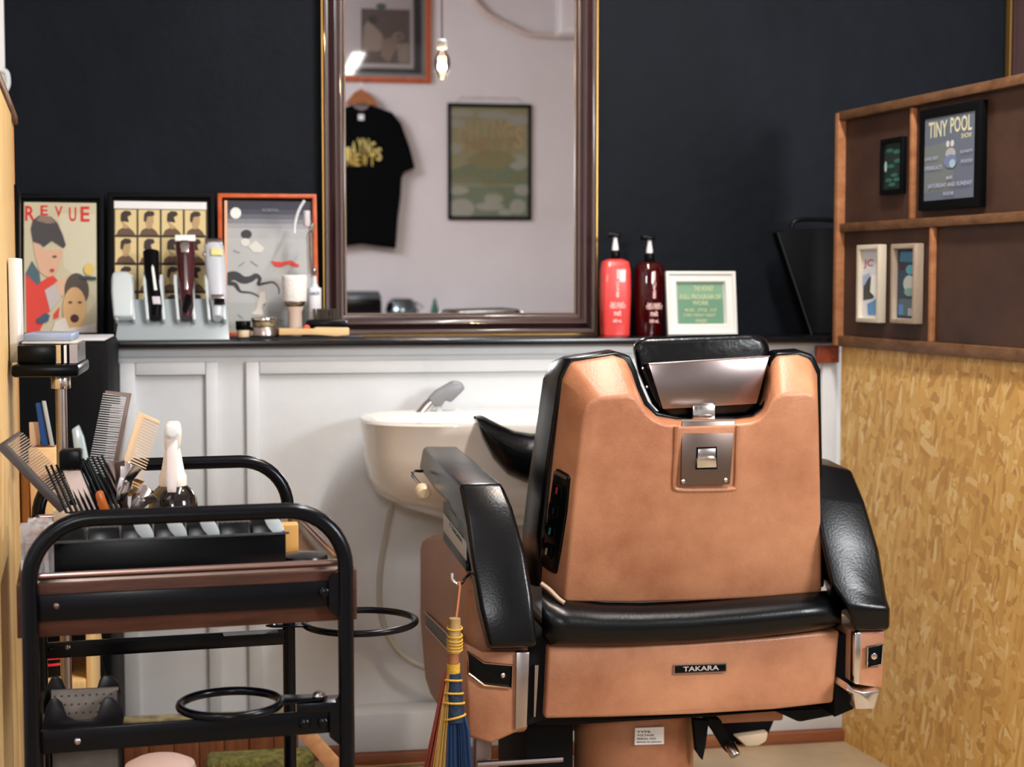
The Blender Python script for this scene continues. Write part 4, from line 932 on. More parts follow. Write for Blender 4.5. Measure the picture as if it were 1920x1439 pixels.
# ================================================================ FLOOR THINGS BEHIND THE TROLLEY
p0_, p1_ = at(232, 1430, 3.88), at(560, 1430, 3.88)
zt4 = at(350, 1347, 3.88).z
cr_ = thing('wooden_crate', 'low reddish wooden crate on the floor against the white panelling behind the trolley', 'crate', ((p0_.x + p1_.x) / 2, 3.86, 0))
redw = wood('reddish_crate_wood', (104, 60, 38), (140, 88, 58), (14, 4, 1))
n_ = 7; w_ = (p1_.x - p0_.x) / n_
for k in range(n_): MB().box((p0_.x + k * w_ + .001, 3.88, .004), (p0_.x + (k + 1) * w_ - .001, 3.892 + .001 * (k % 3), zt4 - .008)).build('plank', redw, cr_, bevel=.001)
MB().box((p0_.x, 3.876, zt4 - .0075), (p1_.x, 3.922, zt4)).build('lid', mat('worn_cream_paint', (176, 164, 118), .6, var=(90, 72, 48), vs=30), cr_, bevel=.001)
MB().box((p0_.x, 3.896, 0), (p1_.x, 3.922, zt4 - .008)).build('body', redw, cr_)
x_ = at(300, 1430, 3.3).x; zt5 = at(302, 1424, 3.3).z
MB().lathe([(.05, 0), (.06, .01), (.076, zt5 - .03), (.07, zt5 - .01), (.05, zt5), (.01, zt5 + .002)], (x_, 3.3, 0)).build('tub', mat('pale_pink', (196, 168, 160), .5), None, label='pale pink lidded tub, only its rounded top showing under the trolley', cat='tub')
# folded towel
a, c = at(385, 1425, 3.62), at(590, 1425, 3.62)
zz = at(460, 1426, 3.6).z
tw_ = MB()
tw_.box((a.x, 3.6, .0), (c.x, 3.69, zz)); tw_.build('folded_rug', mat('mottled_green_cloth', (132, 128, 62), .9, var=(60, 58, 32), vs=60, bump=.8, bs=120), None, bevel=.015, seg=3, label='mottled yellow-green folded cloth on the floor beside the pink tub', cat='cloth')
bt = MB().cbox((at(552, 1350, 3.3) + at(640, 1450, 3.0)) / 2, (at(640, 1450, 3.0) - at(552, 1350, 3.3)) / 2, V((.0125, 0, .008)), V((0, .012, 0)))
o_ = bt.build('batten', wood('batten_wood', (150, 104, 68), (178, 132, 92), (6, 6, 2)), None, bevel=.002, label='light brown wooden batten slanting down behind the trolley\'s right leg', cat='wood')
# ================================================================ BROOM on the chair hook
YBm = 2.66
def bq(x, y, d=0): return at(x, y, YBm + d)
bm_ = thing('hand_broom', 'small hand broom with yellow and blue binding hanging from the chair\'s hook', 'broom', bq(852, 1300))
MB().tube(smoothpath([bq(860, 1092, .06), bq(862, 1100, .05), bq(859, 1130, .03), bq(854, 1170, .0)], 4), .0022, 6).build('hanging_cord', mat('brown_string', (142, 84, 46), .8), bm_)
def cyl(y0, y1, w0, w1, x0, x1, m, nm, par=None, nn=18):
    a, c = bq(x0, y0), bq(x1, y1); k = YBm / F
    return MB().lathe([(w0 * k * .5, 0), (w0 * k * .5, .0005), (w1 * k * .5, (c - a).length)], a, c - a, nn).build(nm, m, par or bm_)
yel = mat('yellow_binding', (190, 146, 40), .7, bump=.5, bs=90); blu = mat('blue_binding', (14, 34, 58), .6, bump=.3, bs=80)
h1 = cyl(1160, 1224, 22, 28, 853, 851, mat('pale_handle', (196, 160, 100), .6, var=(44, 36, 28), vs=22, stretch=(1, 1, .3)), 'handle')
for y in (1178, 1192, 1200, 1206, 1212, 1218):
    c = bq(852.5, y); MB().tube([c + V((.0125 * math.cos(t), .0125 * math.sin(t), .002 * math.sin(t))) for t in [2 * math.pi * k / 16 for k in range(16)]], .0017, 6, closed=True).build('binding_ring', yel, h1)
cyl(1224, 1245, 20, 22, 851, 850, wood('broom_neck', (136, 84, 50), (160, 104, 66)), 'neck')
cyl(1245, 1262, 26, 26, 850, 850, yel, 'yellow_wrap')
b2 = cyl(1262, 1352, 28, 42, 850, 852, blu, 'blue_wrap')
for y, w in ((1276, 36), (1300, 40), (1318, 44), (1345, 46)):
    c = bq(848 + (y - 1276) * .03, y); r = w * YBm / F / 2
    MB().tube([c + V((r * math.cos(t), r * math.sin(t), -.003 * math.sin(t * 1) + .004 * math.cos(t) * (1 if y > 1330 else -.3))) for t in [2 * math.pi * k / 18 for k in range(18)]], .002, 6, closed=True).build('binding_ring', yel, b2)
for nm, m, x0, x1, s0, s1, n in (('red_bristles', mat('red_straw', (120, 46, 28), .8), 838, 800, 5, 12, 60), ('straw_bristles', mat('straw', (170, 132, 66), .8), 843, 822, 5, 16, 80), ('blue_bristles', mat('blue_straw', (20, 48, 84), .7), 856, 862, 16, 26, 130)):
    b = MB()
    for k in range(n):
        u_ = random.uniform(-1, 1); d_ = random.uniform(-.014, .014)
        b.tube([bq(x0 + u_ * s0, 1262 if nm[0] != 'b' else 1340, d_ * .6), bq((x0 + x1) / 2 + u_ * (s0 + s1) / 2, 1370, d_), bq(x1 + u_ * s1, 1475 + random.uniform(-12, 12), d_ * 1.3)], .0009, 4, caps=False)
    b.build(nm, m, bm_, kind='stuff')
# ================================================================ LEDGE, LEFT HALF
def leaning(name, label, x0, x1, ytop, Yb, lean, m, w, d, cat='poster', grow=0):
    a = at(x0, 640, Yb); c = at(x1, 640, Yb); a.z = c.z = ZL + .0008
    z_ = at((x0 + x1) / 2, ytop, Yb + lean).z
    u = V((c.x - a.x, 0, 0)); v = V((0, lean, z_ - ZL)); n = V((0, -v.z, v.y)).normalized()
    o = thing(name, label, cat, (a + c) / 2)
    frame_mesh(a, u, v, n, w, d, m, 'frame', o)
    MB().prism([a + n * .001, a + u + n * .001, a + u + v + n * .001, a + v + n * .001], -n * .004).build('backing', blkm, o)
    return o, a, u, v, n
def prt(o, a, u, v, n, x0, x1, y0, y1, h=.004):   # print covering the given pixel box of the leaning picture
    def q(px, py): return atp(px, py, a + n * h, n)
    p = q(x0, y1); return Print(p, q(x1, y1) - p, q(x0, y0) - p, n)
o, a, u, v, n = leaning('magazine_cover', 'black framed old magazine cover of a boy trimming another child\'s hair', 30, 196, 366, 4.16, .07, blkm, .012, .012)
pp = prt(o, a, u, v, n, 45, 182, 379, 628, .003)
def mk(x0, y0, x1, y1): return lambda *ps: [((x - x0) / (x1 - x0), 1 - (y - y0) / (y1 - y0)) for x, y in ps]
g = mk(45, 379, 182, 628)
pp.rect((188, 180, 150), 0, 0, 1, 1); pp.poly((196, 190, 164), g((110, 400), (180, 400), (180, 560), (120, 500)))
red = (196, 38, 34)
for ch_, x0, y0, x1, y1 in (('R', 47, 386, 66, 415), ('E', 76, 385, 90, 404), ('V', 103, 386, 118, 406), ('U', 130, 388, 144, 415), ('E', 152, 386, 169, 415)):
    (p, q) = g((x0, y1), (x1, y0)); pp.text(red, ch_, p[0], p[1], q[0], q[1])
pp.poly((206, 62, 50), g((48, 512), (58, 515), (75, 530), (98, 516), (112, 530), (108, 560), (90, 590), (72, 626), (50, 627)))
pp.poly((206, 62, 50), g((112, 575), (100, 590), (100, 600), (110, 596)))
pp.poly((70, 96, 104), g((60, 490), (74, 512), (76, 530), (70, 536), (48, 514)))
pp.poly((206, 164, 136), g((62, 455), (72, 458), (80, 470), (118, 468), (118, 478), (113, 488), (112, 500), (104, 514), (94, 520), (86, 520), (74, 510), (66, 480)))
pp.poly((66, 62, 64), g((58, 430), (62, 414), (74, 404), (96, 406), (108, 418), (118, 440), (124, 460), (120, 466), (98, 452), (82, 464), (76, 458), (62, 454)))
pp.poly((132, 110, 96), g((68, 414), (76, 404), (96, 406), (104, 418), (90, 420)))
pp.poly((184, 176, 172), g((84, 545), (104, 532), (116, 560), (94, 584)))
pp.poly((206, 168, 138), g((104, 530), (124, 522), (140, 520), (150, 528), (140, 536), (128, 546), (118, 556), (112, 556)))
pp.ell((76, 66, 58), *g((144, 545))[0], .17, .13); pp.ell((198, 160, 112), *g((140, 580))[0], .165, .165)
pp.ell((60, 30, 28), *g((140, 598))[0], .06, .032)
for x in (132, 150): pp.ell((90, 60, 46), *g((x, 568))[0], .03, .01)
pp.ell((70, 58, 52), *g((103, 482))[0], .03, .008); pp.ell((150, 60, 50), *g((98, 508))[0], .03, .012)
pp.poly((206, 200, 190), g((94, 627), (104, 604), (122, 596), (130, 616), (160, 612), (180, 606), (181, 627)))
pp.poly((60, 80, 104), g((68, 600), (84, 588), (94, 592), (90, 604), (72, 608)))
pp.ell((206, 178, 96), *g((168, 506))[0], .07, .045); pp.poly((48, 60, 70), g((148, 518), (181, 520), (181, 526), (150, 524)))
pp.build('print', o)
o, a, u, v, n = leaning('hairstyle_chart', 'black framed chart of sepia men\'s haircuts in a grid behind the clippers', 203, 405, 364, 4.15, .07, blkm, .012, .012)
pp = prt(o, a, u, v, n, 213, 391, 376, 640, .003); g = mk(213, 376, 391, 640)
pp.rect((52, 44, 34), 0, 0, 1, 1); pp.poly((216, 216, 216), g((214, 377), (389, 377), (389, 391), (214, 391)))
random.seed(4)
for j in range(5):
    for i in range(4):
        x0, y0 = 216 + i * 43.8, 393 + j * 53
        y1 = min(y0 + 48, 638); x1 = x0 + 40
        if y0 > 600: continue
        pp.poly((204, 184, 132), g((x0, y0), (x1, y0), (x1, y1), (x0, y1)))
        cx_, f = x0 + 20, random.choice((-1, 1))
        pp.poly((92, 70, 54), g((x0 + 2, y1), (x0 + 6, y1 - 9), (cx_ - 3, y1 - 15), (cx_ + 4, y1 - 15), (x1 - 7, y1 - 8), (x1 - 2, y1)))
        pp.poly((168, 142, 102), g((cx_ - 8, y0 + 10), (cx_ + 8, y0 + 10), (cx_ + 9 * f, y0 + 22), (cx_ + 6, y0 + 32), (cx_ + 3, y1 - 12), (cx_ - 4, y1 - 12), (cx_ - 7, y0 + 26)))
        pp.poly((50, 36, 30), g((cx_ - 10, y0 + 14), (cx_ - 9, y0 + 7), (cx_ - 2, y0 + 2), (cx_ + 8, y0 + 3), (cx_ + 11, y0 + 9), (cx_ + 7, y0 + 12), (cx_ - 3 * f, y0 + 13), (cx_ - 6 * f, y0 + 24), (cx_ - 10, y0 + 22)))
pp.build('print', o)
o, a, u, v, n = leaning('framed_print', 'red-brown framed grey print with a white moon and curling black hair strands', 411, 598, 366, 4.14, .07, orangew, .011, .014)
MB().prism([atp(x, y, a + n * .0135, n) for x, y in ((421, 376), (426, 376), (426, 610), (421, 610))], -n * .006).build('bright_inner_edge', mat('pale_orange_wood', (226, 170, 134), .4), o)
pp = prt(o, a, u, v, n, 424, 594, 376, 632, .003); g = mk(424, 376, 594, 632)
for k, c in enumerate(((40, 42, 56), (58, 60, 74), (86, 88, 100), (116, 118, 126), (144, 146, 150), (160, 162, 164))):
    pp.rect(c, 0, 0, 1, 1 - k * .035 - (k > 0) * .03)
pp.rect((166, 168, 168), 0, 0, 1, .72); pp.rect((156, 160, 158), 0, 0, 1, .25)
pp.ell((214, 216, 212), *g((442, 400))[0], .06, .042)
def ribbon(pts, ws, c):
    P = smoothpath([V((x, y, 0)) for x, y in pts], 5); m = len(P); L_, R_ = [], []
    for i, p in enumerate(P):
        d = (P[min(i + 1, m - 1)] - P[max(i - 1, 0)]).normalized(); t = i / (m - 1) * (len(ws) - 1); k = min(int(t), len(ws) - 2); w = ws[k] + (ws[k + 1] - ws[k]) * (t - k)
        L_.append((p.x - d.y * w / 2, p.y + d.x * w / 2)); R_.append((p.x + d.y * w / 2, p.y - d.x * w / 2))
    for i in range(m - 1): pp.k -= (i > 0); pp.poly(c, g(L_[i], L_[i + 1], R_[i + 1], R_[i]))
dk = (46, 46, 50)
ribbon([(424, 522), (440, 518), (456, 526), (470, 524), (480, 518), (487, 524), (484, 534), (496, 532), (512, 530), (522, 540), (523, 552)], [18, 16, 12, 9, 6, 4, 3, 2], dk)
ribbon([(426, 532), (440, 534), (446, 542), (452, 548), (470, 550), (486, 558), (496, 574)], [8, 8, 4, 3, 2], dk)
pp.ell(dk, *g((462, 440))[0], .06, .034); pp.ell((196, 196, 190), *g((460, 455))[0], .05, .03)
pp.poly((196, 196, 190), g((466, 462), (480, 452), (496, 466), (490, 474), (474, 474)))
pp.poly((200, 60, 48), g((508, 490), (530, 492), (546, 488), (554, 494), (562, 496), (560, 502), (550, 500), (540, 496), (526, 502), (514, 500)))
pp.poly((196, 192, 182), g((488, 548), (496, 548), (498, 566), (490, 576), (494, 592), (470, 590), (480, 582)))
pp.text((120, 122, 130), 'EXHIBITION', *g((492, 397))[0], *g((522, 391))[0])
for x0, y0, x1, y1 in ((438, 470, 450, 475), (448, 500, 458, 492), (470, 490, 484, 500), (446, 590, 456, 598), (520, 600, 532, 602)): ribbon([(x0, y0), ((x0 + x1) / 2, (y0 + y1) / 2 + .5), (x1, y1)], [1.4, 1.4], (120, 122, 124))
pp.build('print', o)
# clipper stand
Ys = 4.02
st = thing('clipper_stand', 'grey sloping acrylic stand holding hair clippers in front of the haircut chart', 'stand', at(320, 638, Ys))
zB = ZL + .0008
def sl(x, y):   # the sloping face
    return atp(x, y, (0, Ys - .035, zB), SN)
SN = V((0, -.8, .6)).normalized()
fp = [(216, 638), (430, 632), (425, 560), (228, 562)]
gp = [sl(x, y) for x, y in fp]; gp[0].z = gp[1].z = max(zB, min(gp[0].z, gp[1].z)) 
MB().prism(gp, -SN * .004).build('sloping_face', mat('grey_acrylic', (150, 160, 164), .25, coat=.3), st, bevel=.001)
e0, e1 = gp[3], gp[2]
MB().prism([e0, e1, V((e1.x, e1.y + .02, zB)), V((e0.x, e0.y + .02, zB))], (0, .003, 0)).build('back_leg', mat('grey_acrylic'), st)
def cradle(xl, xr, nm='cradle'):
    b = MB()
    for x in (xl, xr):
        b.prism([sl(x + dx, y) + SN * h for dx, y, h in ((3, 608, 0), (3, 608, .02), (-3, 540, .028), (-3, 524, .02), (0, 520, .008), (2, 560, 0))], (.007, 0, 0))
    return b.build(nm, acry, st, bevel=.0015)
for xl, xr in ((214, 246), (272, 302), (329, 359), (387, 416)): cradle(xl, xr)
# empty guard: white shell in the first cradle
MB().loft([[sl(x, y) + SN * h for x, y, h in r] for r in (
  ((214, 606, .006), (251, 606, .006), (251, 606, .03), (214, 606, .03)),
  ((209, 560, .006), (252, 560, .006), (251, 560, .036), (211, 560, .036)),
  ((208, 530, .006), (250, 530, .006), (248, 532, .036), (212, 532, .036)),
  ((212, 518, .010), (243, 518, .010), (240, 522, .030), (216, 522, .030)))]).build('white_shell', acry, st, bevel=.006, seg=3)
def tool(nm, label, pts, w, t, m, parts, h0=.008):
    o = thing(nm, label, 'clippers', sl(*pts[0]) + SN * (h0 + t / 2))
    rings = []
    for (x, y), ww, tt in zip(pts, w, t if isinstance(t, list) else [t] * len(pts)):
        c = sl(x, y) + SN * (h0 + .012); k = 4.05 / F * ww / 2
        rings.append([c + V((k * math.cos(a_), 0, 0)) + SN * (tt / 2 * math.sin(a_)) for a_ in [2 * math.pi * j / 14 for j in range(14)]])
    MB().loft(rings).build('body', m, o, ang=50)
    for n2, mm, q, h in parts:
        MB().prism([sl(x, y) + SN * (h0 + h) for x, y in q], SN * .004).build(n2, mm, o, bevel=.001)
    return o
mar = mat('maroon_gloss', (62, 16, 26), .25, coat=.4)
tool('hair_trimmer', 'black slim hair trimmer in the second cradle of the stand', [(292, 606), (293, 585), (289, 550), (285, 515), (284, 482)], [20, 24, 26, 28, 30], .026, blk,
     [('power_button', white2, [(290, 560), (296, 560), (290, 518), (287, 512), (285, 518)], .024), ('cap', mat('lilac_white', (196, 190, 196), .4), [(286, 572), (301, 572), (303, 586), (288, 586)], .024)])
tool('hair_trimmer', 'maroon trimmer with a wide chrome T blade in the third cradle', [(350, 606), (352, 585), (350, 555), (349, 500), (347, 466)], [18, 24, 26, 34, 36], .028, mar,
     [('t_blade', white2, [(329, 467), (367, 467), (367, 456), (329, 456)], .022), ('chrome_face', chrome, [(341, 490), (353, 490), (356, 478), (354, 468), (340, 468), (338, 478)], .026), ('chrome_stripe', chrome, [(347, 560), (353, 560), (351, 490), (345, 490)], .026), ('dark_end', blk, [(342, 598), (352, 602), (361, 590), (360, 570), (350, 568)], .026)])
tool('hair_clipper', 'silver hair clipper with a pale gold badge in the rightmost cradle', [(408, 606), (409, 588), (408, 560), (404, 510), (401, 470)], [18, 24, 34, 38, 36], .03, mat('clipper_silver', (206, 212, 220), .25, .3),
     [('blade', steel, [(385, 472), (418, 472), (416, 461), (384, 462)], .02), ('gold_badge', mat('gold_badge', (214, 206, 140), .4), [(396, 496), (417, 496), (418, 486), (396, 482)], .028), ('ribs', steel, [(396, 578), (420, 578), (420, 570), (396, 570)], .028), ('black_end', blk, [(402, 588), (422, 588), (421, 577), (402, 577)], .028), ('lever', chrome, [(380, 493), (386, 493), (386, 487), (380, 487)], .02)])
# small things on the dark mat
b = MB().box((at(432, 636, 4.03).x, 4.0, ZL + .0006), (at(682, 636, 4.03).x, 4.13, ZL + .0046)); b.build('rubber_mat', mat('dark_mat', (24, 26, 28), .7), None, bevel=.001, label='thin dark rubber mat on the ledge under jars and brushes', cat='mat')
zM = ZL + .0052
def lz(y, Y): return at(500, y, Y).z
def jar(nm, label, cx_, Y, prof, m, cat, extra=(), n=24):
    x = at(cx_, 620, Y).x; k = Y / F
    o = thing(nm, label, cat, (x, Y, zM))
    MB().lathe([(w * k / 2, z) for w, z in prof], (x, Y, 0), n=n).build('body', m, o, bevel=.0008)
    for n2, mm, pf in extra: MB().lathe([(w * k / 2, z) for w, z in pf], (x, Y, 0), n=n).build(n2, mm, o, bevel=.0008)
    return o
jar('jar', 'tiny cream jar with a black lid just right of the clipper stand', 456, 4.03, [(22, zM), (24, zM + .018)], cream, 'jar', [('lid', blk, [(27, zM + .0182), (28, zM + .04)])])
jar('tin', 'low round chrome tin with a dark yellow-marked band', 495, 4.04, [(54, zM), (58, zM + .004), (54, zM + .024), (46, zM + .027)], steel, 'tin', [('band', mat('band_mixed', (60, 54, 50), .3, var=(180, 160, 110), vs=40), [(44, zM + .0272), (44, zM + .038)]), ('lid', chrome, [(48, zM + .0382), (48, zM + .047), (40, zM + .05)])])
h_ = lz(516, 4.07)
jar('shaving_brush', 'neck brush with thick white top and beige handle, in front of the red-framed print', 553, 4.07, [(26, zM), (28, zM + .02), (26, zM + .06), (34, zM + .075)], mat('beige_handle', (196, 178, 164), .35), 'brush',
    [('ferrule', steel, [(34, zM + .0752), (42, zM + .082), (44, zM + .088)]), ('white_bristles', mat('white_bristle', (236, 234, 230), .8, bump=.3, bs=120), [(44, zM + .0882), (47, h_ - .01), (46, h_ - .002), (40, h_)])])
gb_ = jar('glass_bottle', 'clear bottle with a white label behind the white-topped brush', 590, 4.10, [(24, zM), (25, zM + .05), (24, lz(545, 4.1)), (10, lz(532, 4.1)), (8, lz(518, 4.1))], acry, 'bottle',
    [('label', mat('label_white', (216, 218, 222), .5), [(25.6, lz(585, 4.1)), (25.6, lz(540, 4.1))]), ('stopper', chrome, [(9, lz(516, 4.1)), (11, lz(506, 4.1)), (6, lz(502, 4.1))])])
o = at(580, 554, 4.10 - .0185); MB().text('BARBICIDE', o, at(599, 553, 4.0815) - o, at(580, 548, 4.0815) - o).build('label_text', mat('print_60_70_110', (70, 78, 120)), gb_, smooth=False, recalc=False)
# chrome arm lamp / tongs in front of the print
tg = thing('tongs', 'bent chrome tongs with a pale handle standing before the red-framed print', 'tongs', at(575, 600, 4.07))
MB().tube(smoothpath([at(571, 376, 4.07), at(560, 395, 4.07), at(553, 420, 4.07), at(552, 438, 4.07)], 4), [.004] * 13, 8).build('curved_arm', mat('bright_metal', (214, 220, 226), .3, .2), tg)
MB().tube([at(575, 395, 4.07), at(575, 425, 4.07)], .009, 10).build('pale_grip', mat('lilac_white'), tg, bevel=.003)
MB().tube([at(588, 420, 4.08), at(583, 432, 4.08)], .007, 8).build('joint', chrome, tg)
MB().tube(smoothpath([at(584, 430, 4.09), at(578, 445, 4.09), at(580, 490, 4.09), at(585, 520, 4.09)], 4), .0035, 8).build('thin_arm', steel, tg)
MB().tube([at(578, 440, 4.08), at(579, 480, 4.08), at(582, 516, 4.08)], .006, 8).build('chrome_arm', chrome, tg)
# wooden bar, black brush, orange cap
MB().prism([at(x, y, 4.005) for x, y in ((523, 629), (523, 616), (588, 617), (594, 614), (655, 615), (655, 629), (630, 631), (590, 628))], (0, .03, 0)).build('razor_block', lwood, None, bevel=.002, label='pale wooden bar lying along the front of the dark mat', cat='block')
bb_ = thing('beard_brush', 'black brush lying bristles up against the mirror frame', 'brush', at(615, 612, 4.07))
b0 = at(575, 614, 4.05); b1 = at(652, 598, 4.05)
MB().prism([at(x, y, 4.05) for x, y in ((578, 616), (572, 606), (580, 600), (648, 598), (652, 606), (650, 616))], (0, .05, 0)).build('brush_back', blk, bb_, bevel=.006)
b = MB(); random.seed(3)
for k in range(160):
    x = random.uniform(588, 634); p = at(x, 600, 4.05 + random.uniform(.004, .046)); b.tube([p, p + V((random.uniform(-.003, .004), 0, .028))], .0009, 3, caps=False)
b.build('bristles', mat('dark_bristle', (62, 54, 46), .8), bb_, kind='stuff', smooth=False)
MB().disc(at(575, 615, 4.035), (0, -1, 0), .008, .01).build('orange_cap', mat('orange_cap', (214, 84, 40), .4), None, bevel=.001, label='little orange cap beside the beige brush handle', cat='cap')
# ================================================================ LEDGE, RIGHT HALF
def bottle(nm, label, cx_, Y, hw_, ytop, m, square, cat='bottle'):
    k = Y / F; x = at(cx_, 600, Y).x; zt_b = at(cx_, ytop, Y).z; z0b = ZL + .0006
    o = thing(nm, label, cat, (x, Y, z0b)); H = zt_b - z0b
    def rg(w, z, pw=5):
        out = []
        for j in range(28):
            t = 2 * math.pi * j / 28; c, s_ = math.cos(t), math.sin(t); e = 2 / pw
            out.append(V((x + w * k * abs(c) ** e * (1 if c > 0 else -1), Y + w * k * .72 * abs(s_) ** e * (1 if s_ > 0 else -1), z)))
        return out
    pw = 5 if square else 2.2
    MB().loft([rg(hw_ * .9, z0b, pw), rg(hw_ * .93, z0b + .004, pw), rg(hw_, z0b + H * .55, pw), rg(hw_ * .97, z0b + H * .86, pw), rg(hw_ * .86, z0b + H * .97, pw), rg(hw_ * .6, z0b + H, 3), rg(hw_ * .38, z0b + H + .002, 2)]).build('body', m, o, ang=50)
    z = zt_b + .002
    MB().lathe([(.0135, z), (.0135, z + .018), (.006, z + .022), (.005, z + .058)], (x, Y, 0)).build('pump_collar', blk, o, bevel=.001)
    MB().lathe([(.0085, z + .022), (.009, z + .027), (.006, z + .046), (.0052, z + .057)], (x, Y, 0)).build('pump_stem', mat('pump_silver', (226, 226, 226), .5), o)
    MB().box((x - .022, Y - .012, z + .0565), (x + .014, Y + .012, z + .068)).build('pump_head', blk, o, bevel=.003)
    return o, x, Y, z0b, H
def btext(o, x, Y, z0b, H, hw_, off, c, w2=1.0):
    k = Y / F; m = mat('label_print', c, .5); yy = Y - hw_ * k * .72 - .0006
    for t_, wd_, zc, hh_ in (('I', .12, .72, .03), ('O', .2, .64, .022), ('S', .2, .57, .022), ('8', .2, .5, .022), ('hair repair', .9, .39, .012), ('TREATMENT', 1.1, .355, .01), ('melt', .5, .26, .016), ('600 mL', .6, .17, .01)):
        wd_ *= hw_ * k; o_ = V((x - wd_ / 2 + off, yy, z0b + H * zc))
        MB().text(t_, o_, (wd_, 0, 0), (0, 0, hh_)).build('label_text', m, o, smooth=False, recalc=False)
o_b = bottle('pump_bottle', 'opaque coral red pump bottle just right of the mirror frame', 1153, 4.12, 29, 487, mat('coral_plastic', (214, 62, 58), .35, coat=.3), True)
btext(*o_b, 29, .0, (240, 196, 190))
o_b = bottle('pump_bottle', 'dark transparent red pump bottle between coral bottle and white picture frame', 1217, 4.13, 30, 492, mat('ruby_clear', (96, 6, 12), .06, trans=.7, coat=.5, ior=1.3), False)
btext(*o_b, 30, .006, (214, 170, 176))
k = 4.13 / F
MB().loft([[(o_b[1] + dx * k, 4.13 + dy * k, z) for dx, dy in ((-27, -6), (-20, 14), (20, 14), (27, -6))] for z in (ZL + .006, ZL + .10)]).build('dark_liquid', mat('dark_red_liquid', (30, 2, 5), .3), o_b[0], bevel=.001)
# white frame
Yw = 4.07
a = at(1250, 621, Yw); c = at(1380, 621, Yw); a.z = c.z = ZL + .0008
tw2 = at(1310, 511, Yw + .02).z
wf = thing('photo_frame', 'white wooden picture frame with a small green card, beside the pump bottles', 'picture', (a + c) / 2)
u = V((c.x - a.x, 0, 0)); v = V((0, .025, tw2 - ZL)); n = V((0, -v.z, v.y)).normalized()
wfm = mat('frame_white', (214, 214, 208), .45)
frame_mesh(a, u, v, n, .030, .016, wfm, 'frame', wf, [(0, 0), (0, .016), (.007, .016), (.011, .010), (.026, .013), (.030, .006), (.030, 0)], bevel=.0008)
MB().prism([a + u * .12 + v * .14 + n * .002, a + u * .88 + v * .14 + n * .002, a + u * .88 + v * .88 + n * .002, a + u * .12 + v * .88 + n * .002], -n * .003).build('backing', wfm, wf)
pp = Print(a + u * .17 + v * .17 + n * .003, u * .66, v * .66, n)
pp.rect((92, 134, 108), 0, 0, 1, 1); pp.poly((112, 150, 122), [(0, .6), (1, .6), (1, 1), (0, 1)])
for t_, x0, y0, x1, y1 in (('THE MONEY', .36, .8, .8, .93), ('FULL PROGRAM OF', .05, .6, .95, .72), ('WORK', .32, .46, .68, .57), ('MUSIC . STYLE . CUT', .15, .3, .85, .38), ('EVERY FRIDAY NIGHT', .12, .18, .82, .26), ('FREE', .38, .04, .62, .12)): pp.text((176, 184, 142), t_, x0, y0, x1, y1)
pp.build('green_card', wf)
# dark case leaning at the right end
Yd = 4.10
dc = thing('black_case', 'matt black case leaning at the right end of the ledge against the dark wall', 'case', at(1520, 630, Yd))
def dz(p): p.z = max(p.z, ZL + .001); return p
MB().prism([dz(at(x, y, Yd)) for x, y in ((1458, 436), (1478, 430), (1568, 428), (1572, 640), (1520, 640))], (0, .05, 0)).build('body', blkm, dc, bevel=.004)
MB().tube(smoothpath([at(1484, 430, Yd + .02), at(1492, 414, Yd + .02), at(1540, 412, Yd + .02), at(1570, 416, Yd + .02), at(1572, 430, Yd + .02)], 3), .006, 8).build('handle', blk, dc)
MB().tube([at(1458, 436, Yd - .002), at(1522, 628, Yd - .002)], .0015, 6).build('edge_trim', mat('dark_green_edge', (40, 52, 54), .4), dc)
# ================================================================ PICTURES ON THE PARTITION
def rframe(nm, label, x0, x1, y0, y1, h, w, m, cat='picture', glz=None):
    s0, s1_ = sr(x0, y0, h), sr(x1, y0, h); zz0, zz1 = atr(x0, y1, h).z, atr(x0, y0, h).z
    o = thing(nm, label, cat, rp((s0 + s1_) / 2, zz0, h / 2))
    u, v = DR * (s1_ - s0), V((0, 0, zz1 - zz0)); p = rp(s0, zz0, .0015)
    frame_mesh(p, u, v, NR, w, h - .0015, m, 'frame', o)
    MB().prism([p + NR * .0005, p + u + NR * .0005, p + u + v + NR * .0005, p + v + NR * .0005], NR * .001).build('backing', blkm, o)
    pr_ = Print(p + u.normalized() * w + V((0, 0, w)) + NR * (h * (.8 if cat == 'poster' else .45)), u - u.normalized() * 2 * w, v - V((0, 0, 2 * w)), NR)
    return o, pr_
o, p_ = rframe('gig_poster', 'black framed blue-grey gig poster with cream lettering on the partition\'s top row', 1724, 1838, 208, 396, .02, .022, blkm, 'poster')
p_.rect((96, 106, 122), 0, 0, 1, 1); p_.poly((108, 118, 120), [(0, .1), (.6, .1), (.6, .7), (0, .66)])
p_.text((206, 206, 172), 'TINY', .08, .76, .46, .95); p_.text((206, 206, 172), 'POOL', .52, .78, .94, .97); p_.text((206, 206, 172), 'SHOW', .74, .7, .94, .76)
for x in (.48, .57): p_.ell((200, 200, 206), x, .66, .035, .04)
p_.ell((168, 168, 172), .54, .54, .1, .07); p_.ell((110, 124, 160), .54, .45, .13, .08); p_.ell((160, 186, 204), .58, .42, .06, .05)
for t_, x0, y0, x1, y1 in (('LIVE SET', .02, .49, .3, .53), ('OPENING ACTS', .02, .37, .38, .42), ('DJ PARTY', .74, .52, .98, .56), ('FOOD', .76, .41, .98, .45), ('SATURDAY AND SUNDAY', .1, .15, .98, .2), ('ROOM', .42, .05, .62, .09), ('at', .47, .24, .6, .28)): p_.text((172, 176, 204), t_, x0, y0, x1, y1)
p_.build('print', o)
o, p_ = rframe('small_frame', 'small black frame with a dark green picture left of the gig poster', 1650, 1692, 262, 366, .014, .012, blkm)
p_.rect((24, 40, 38), 0, 0, 1, 1)
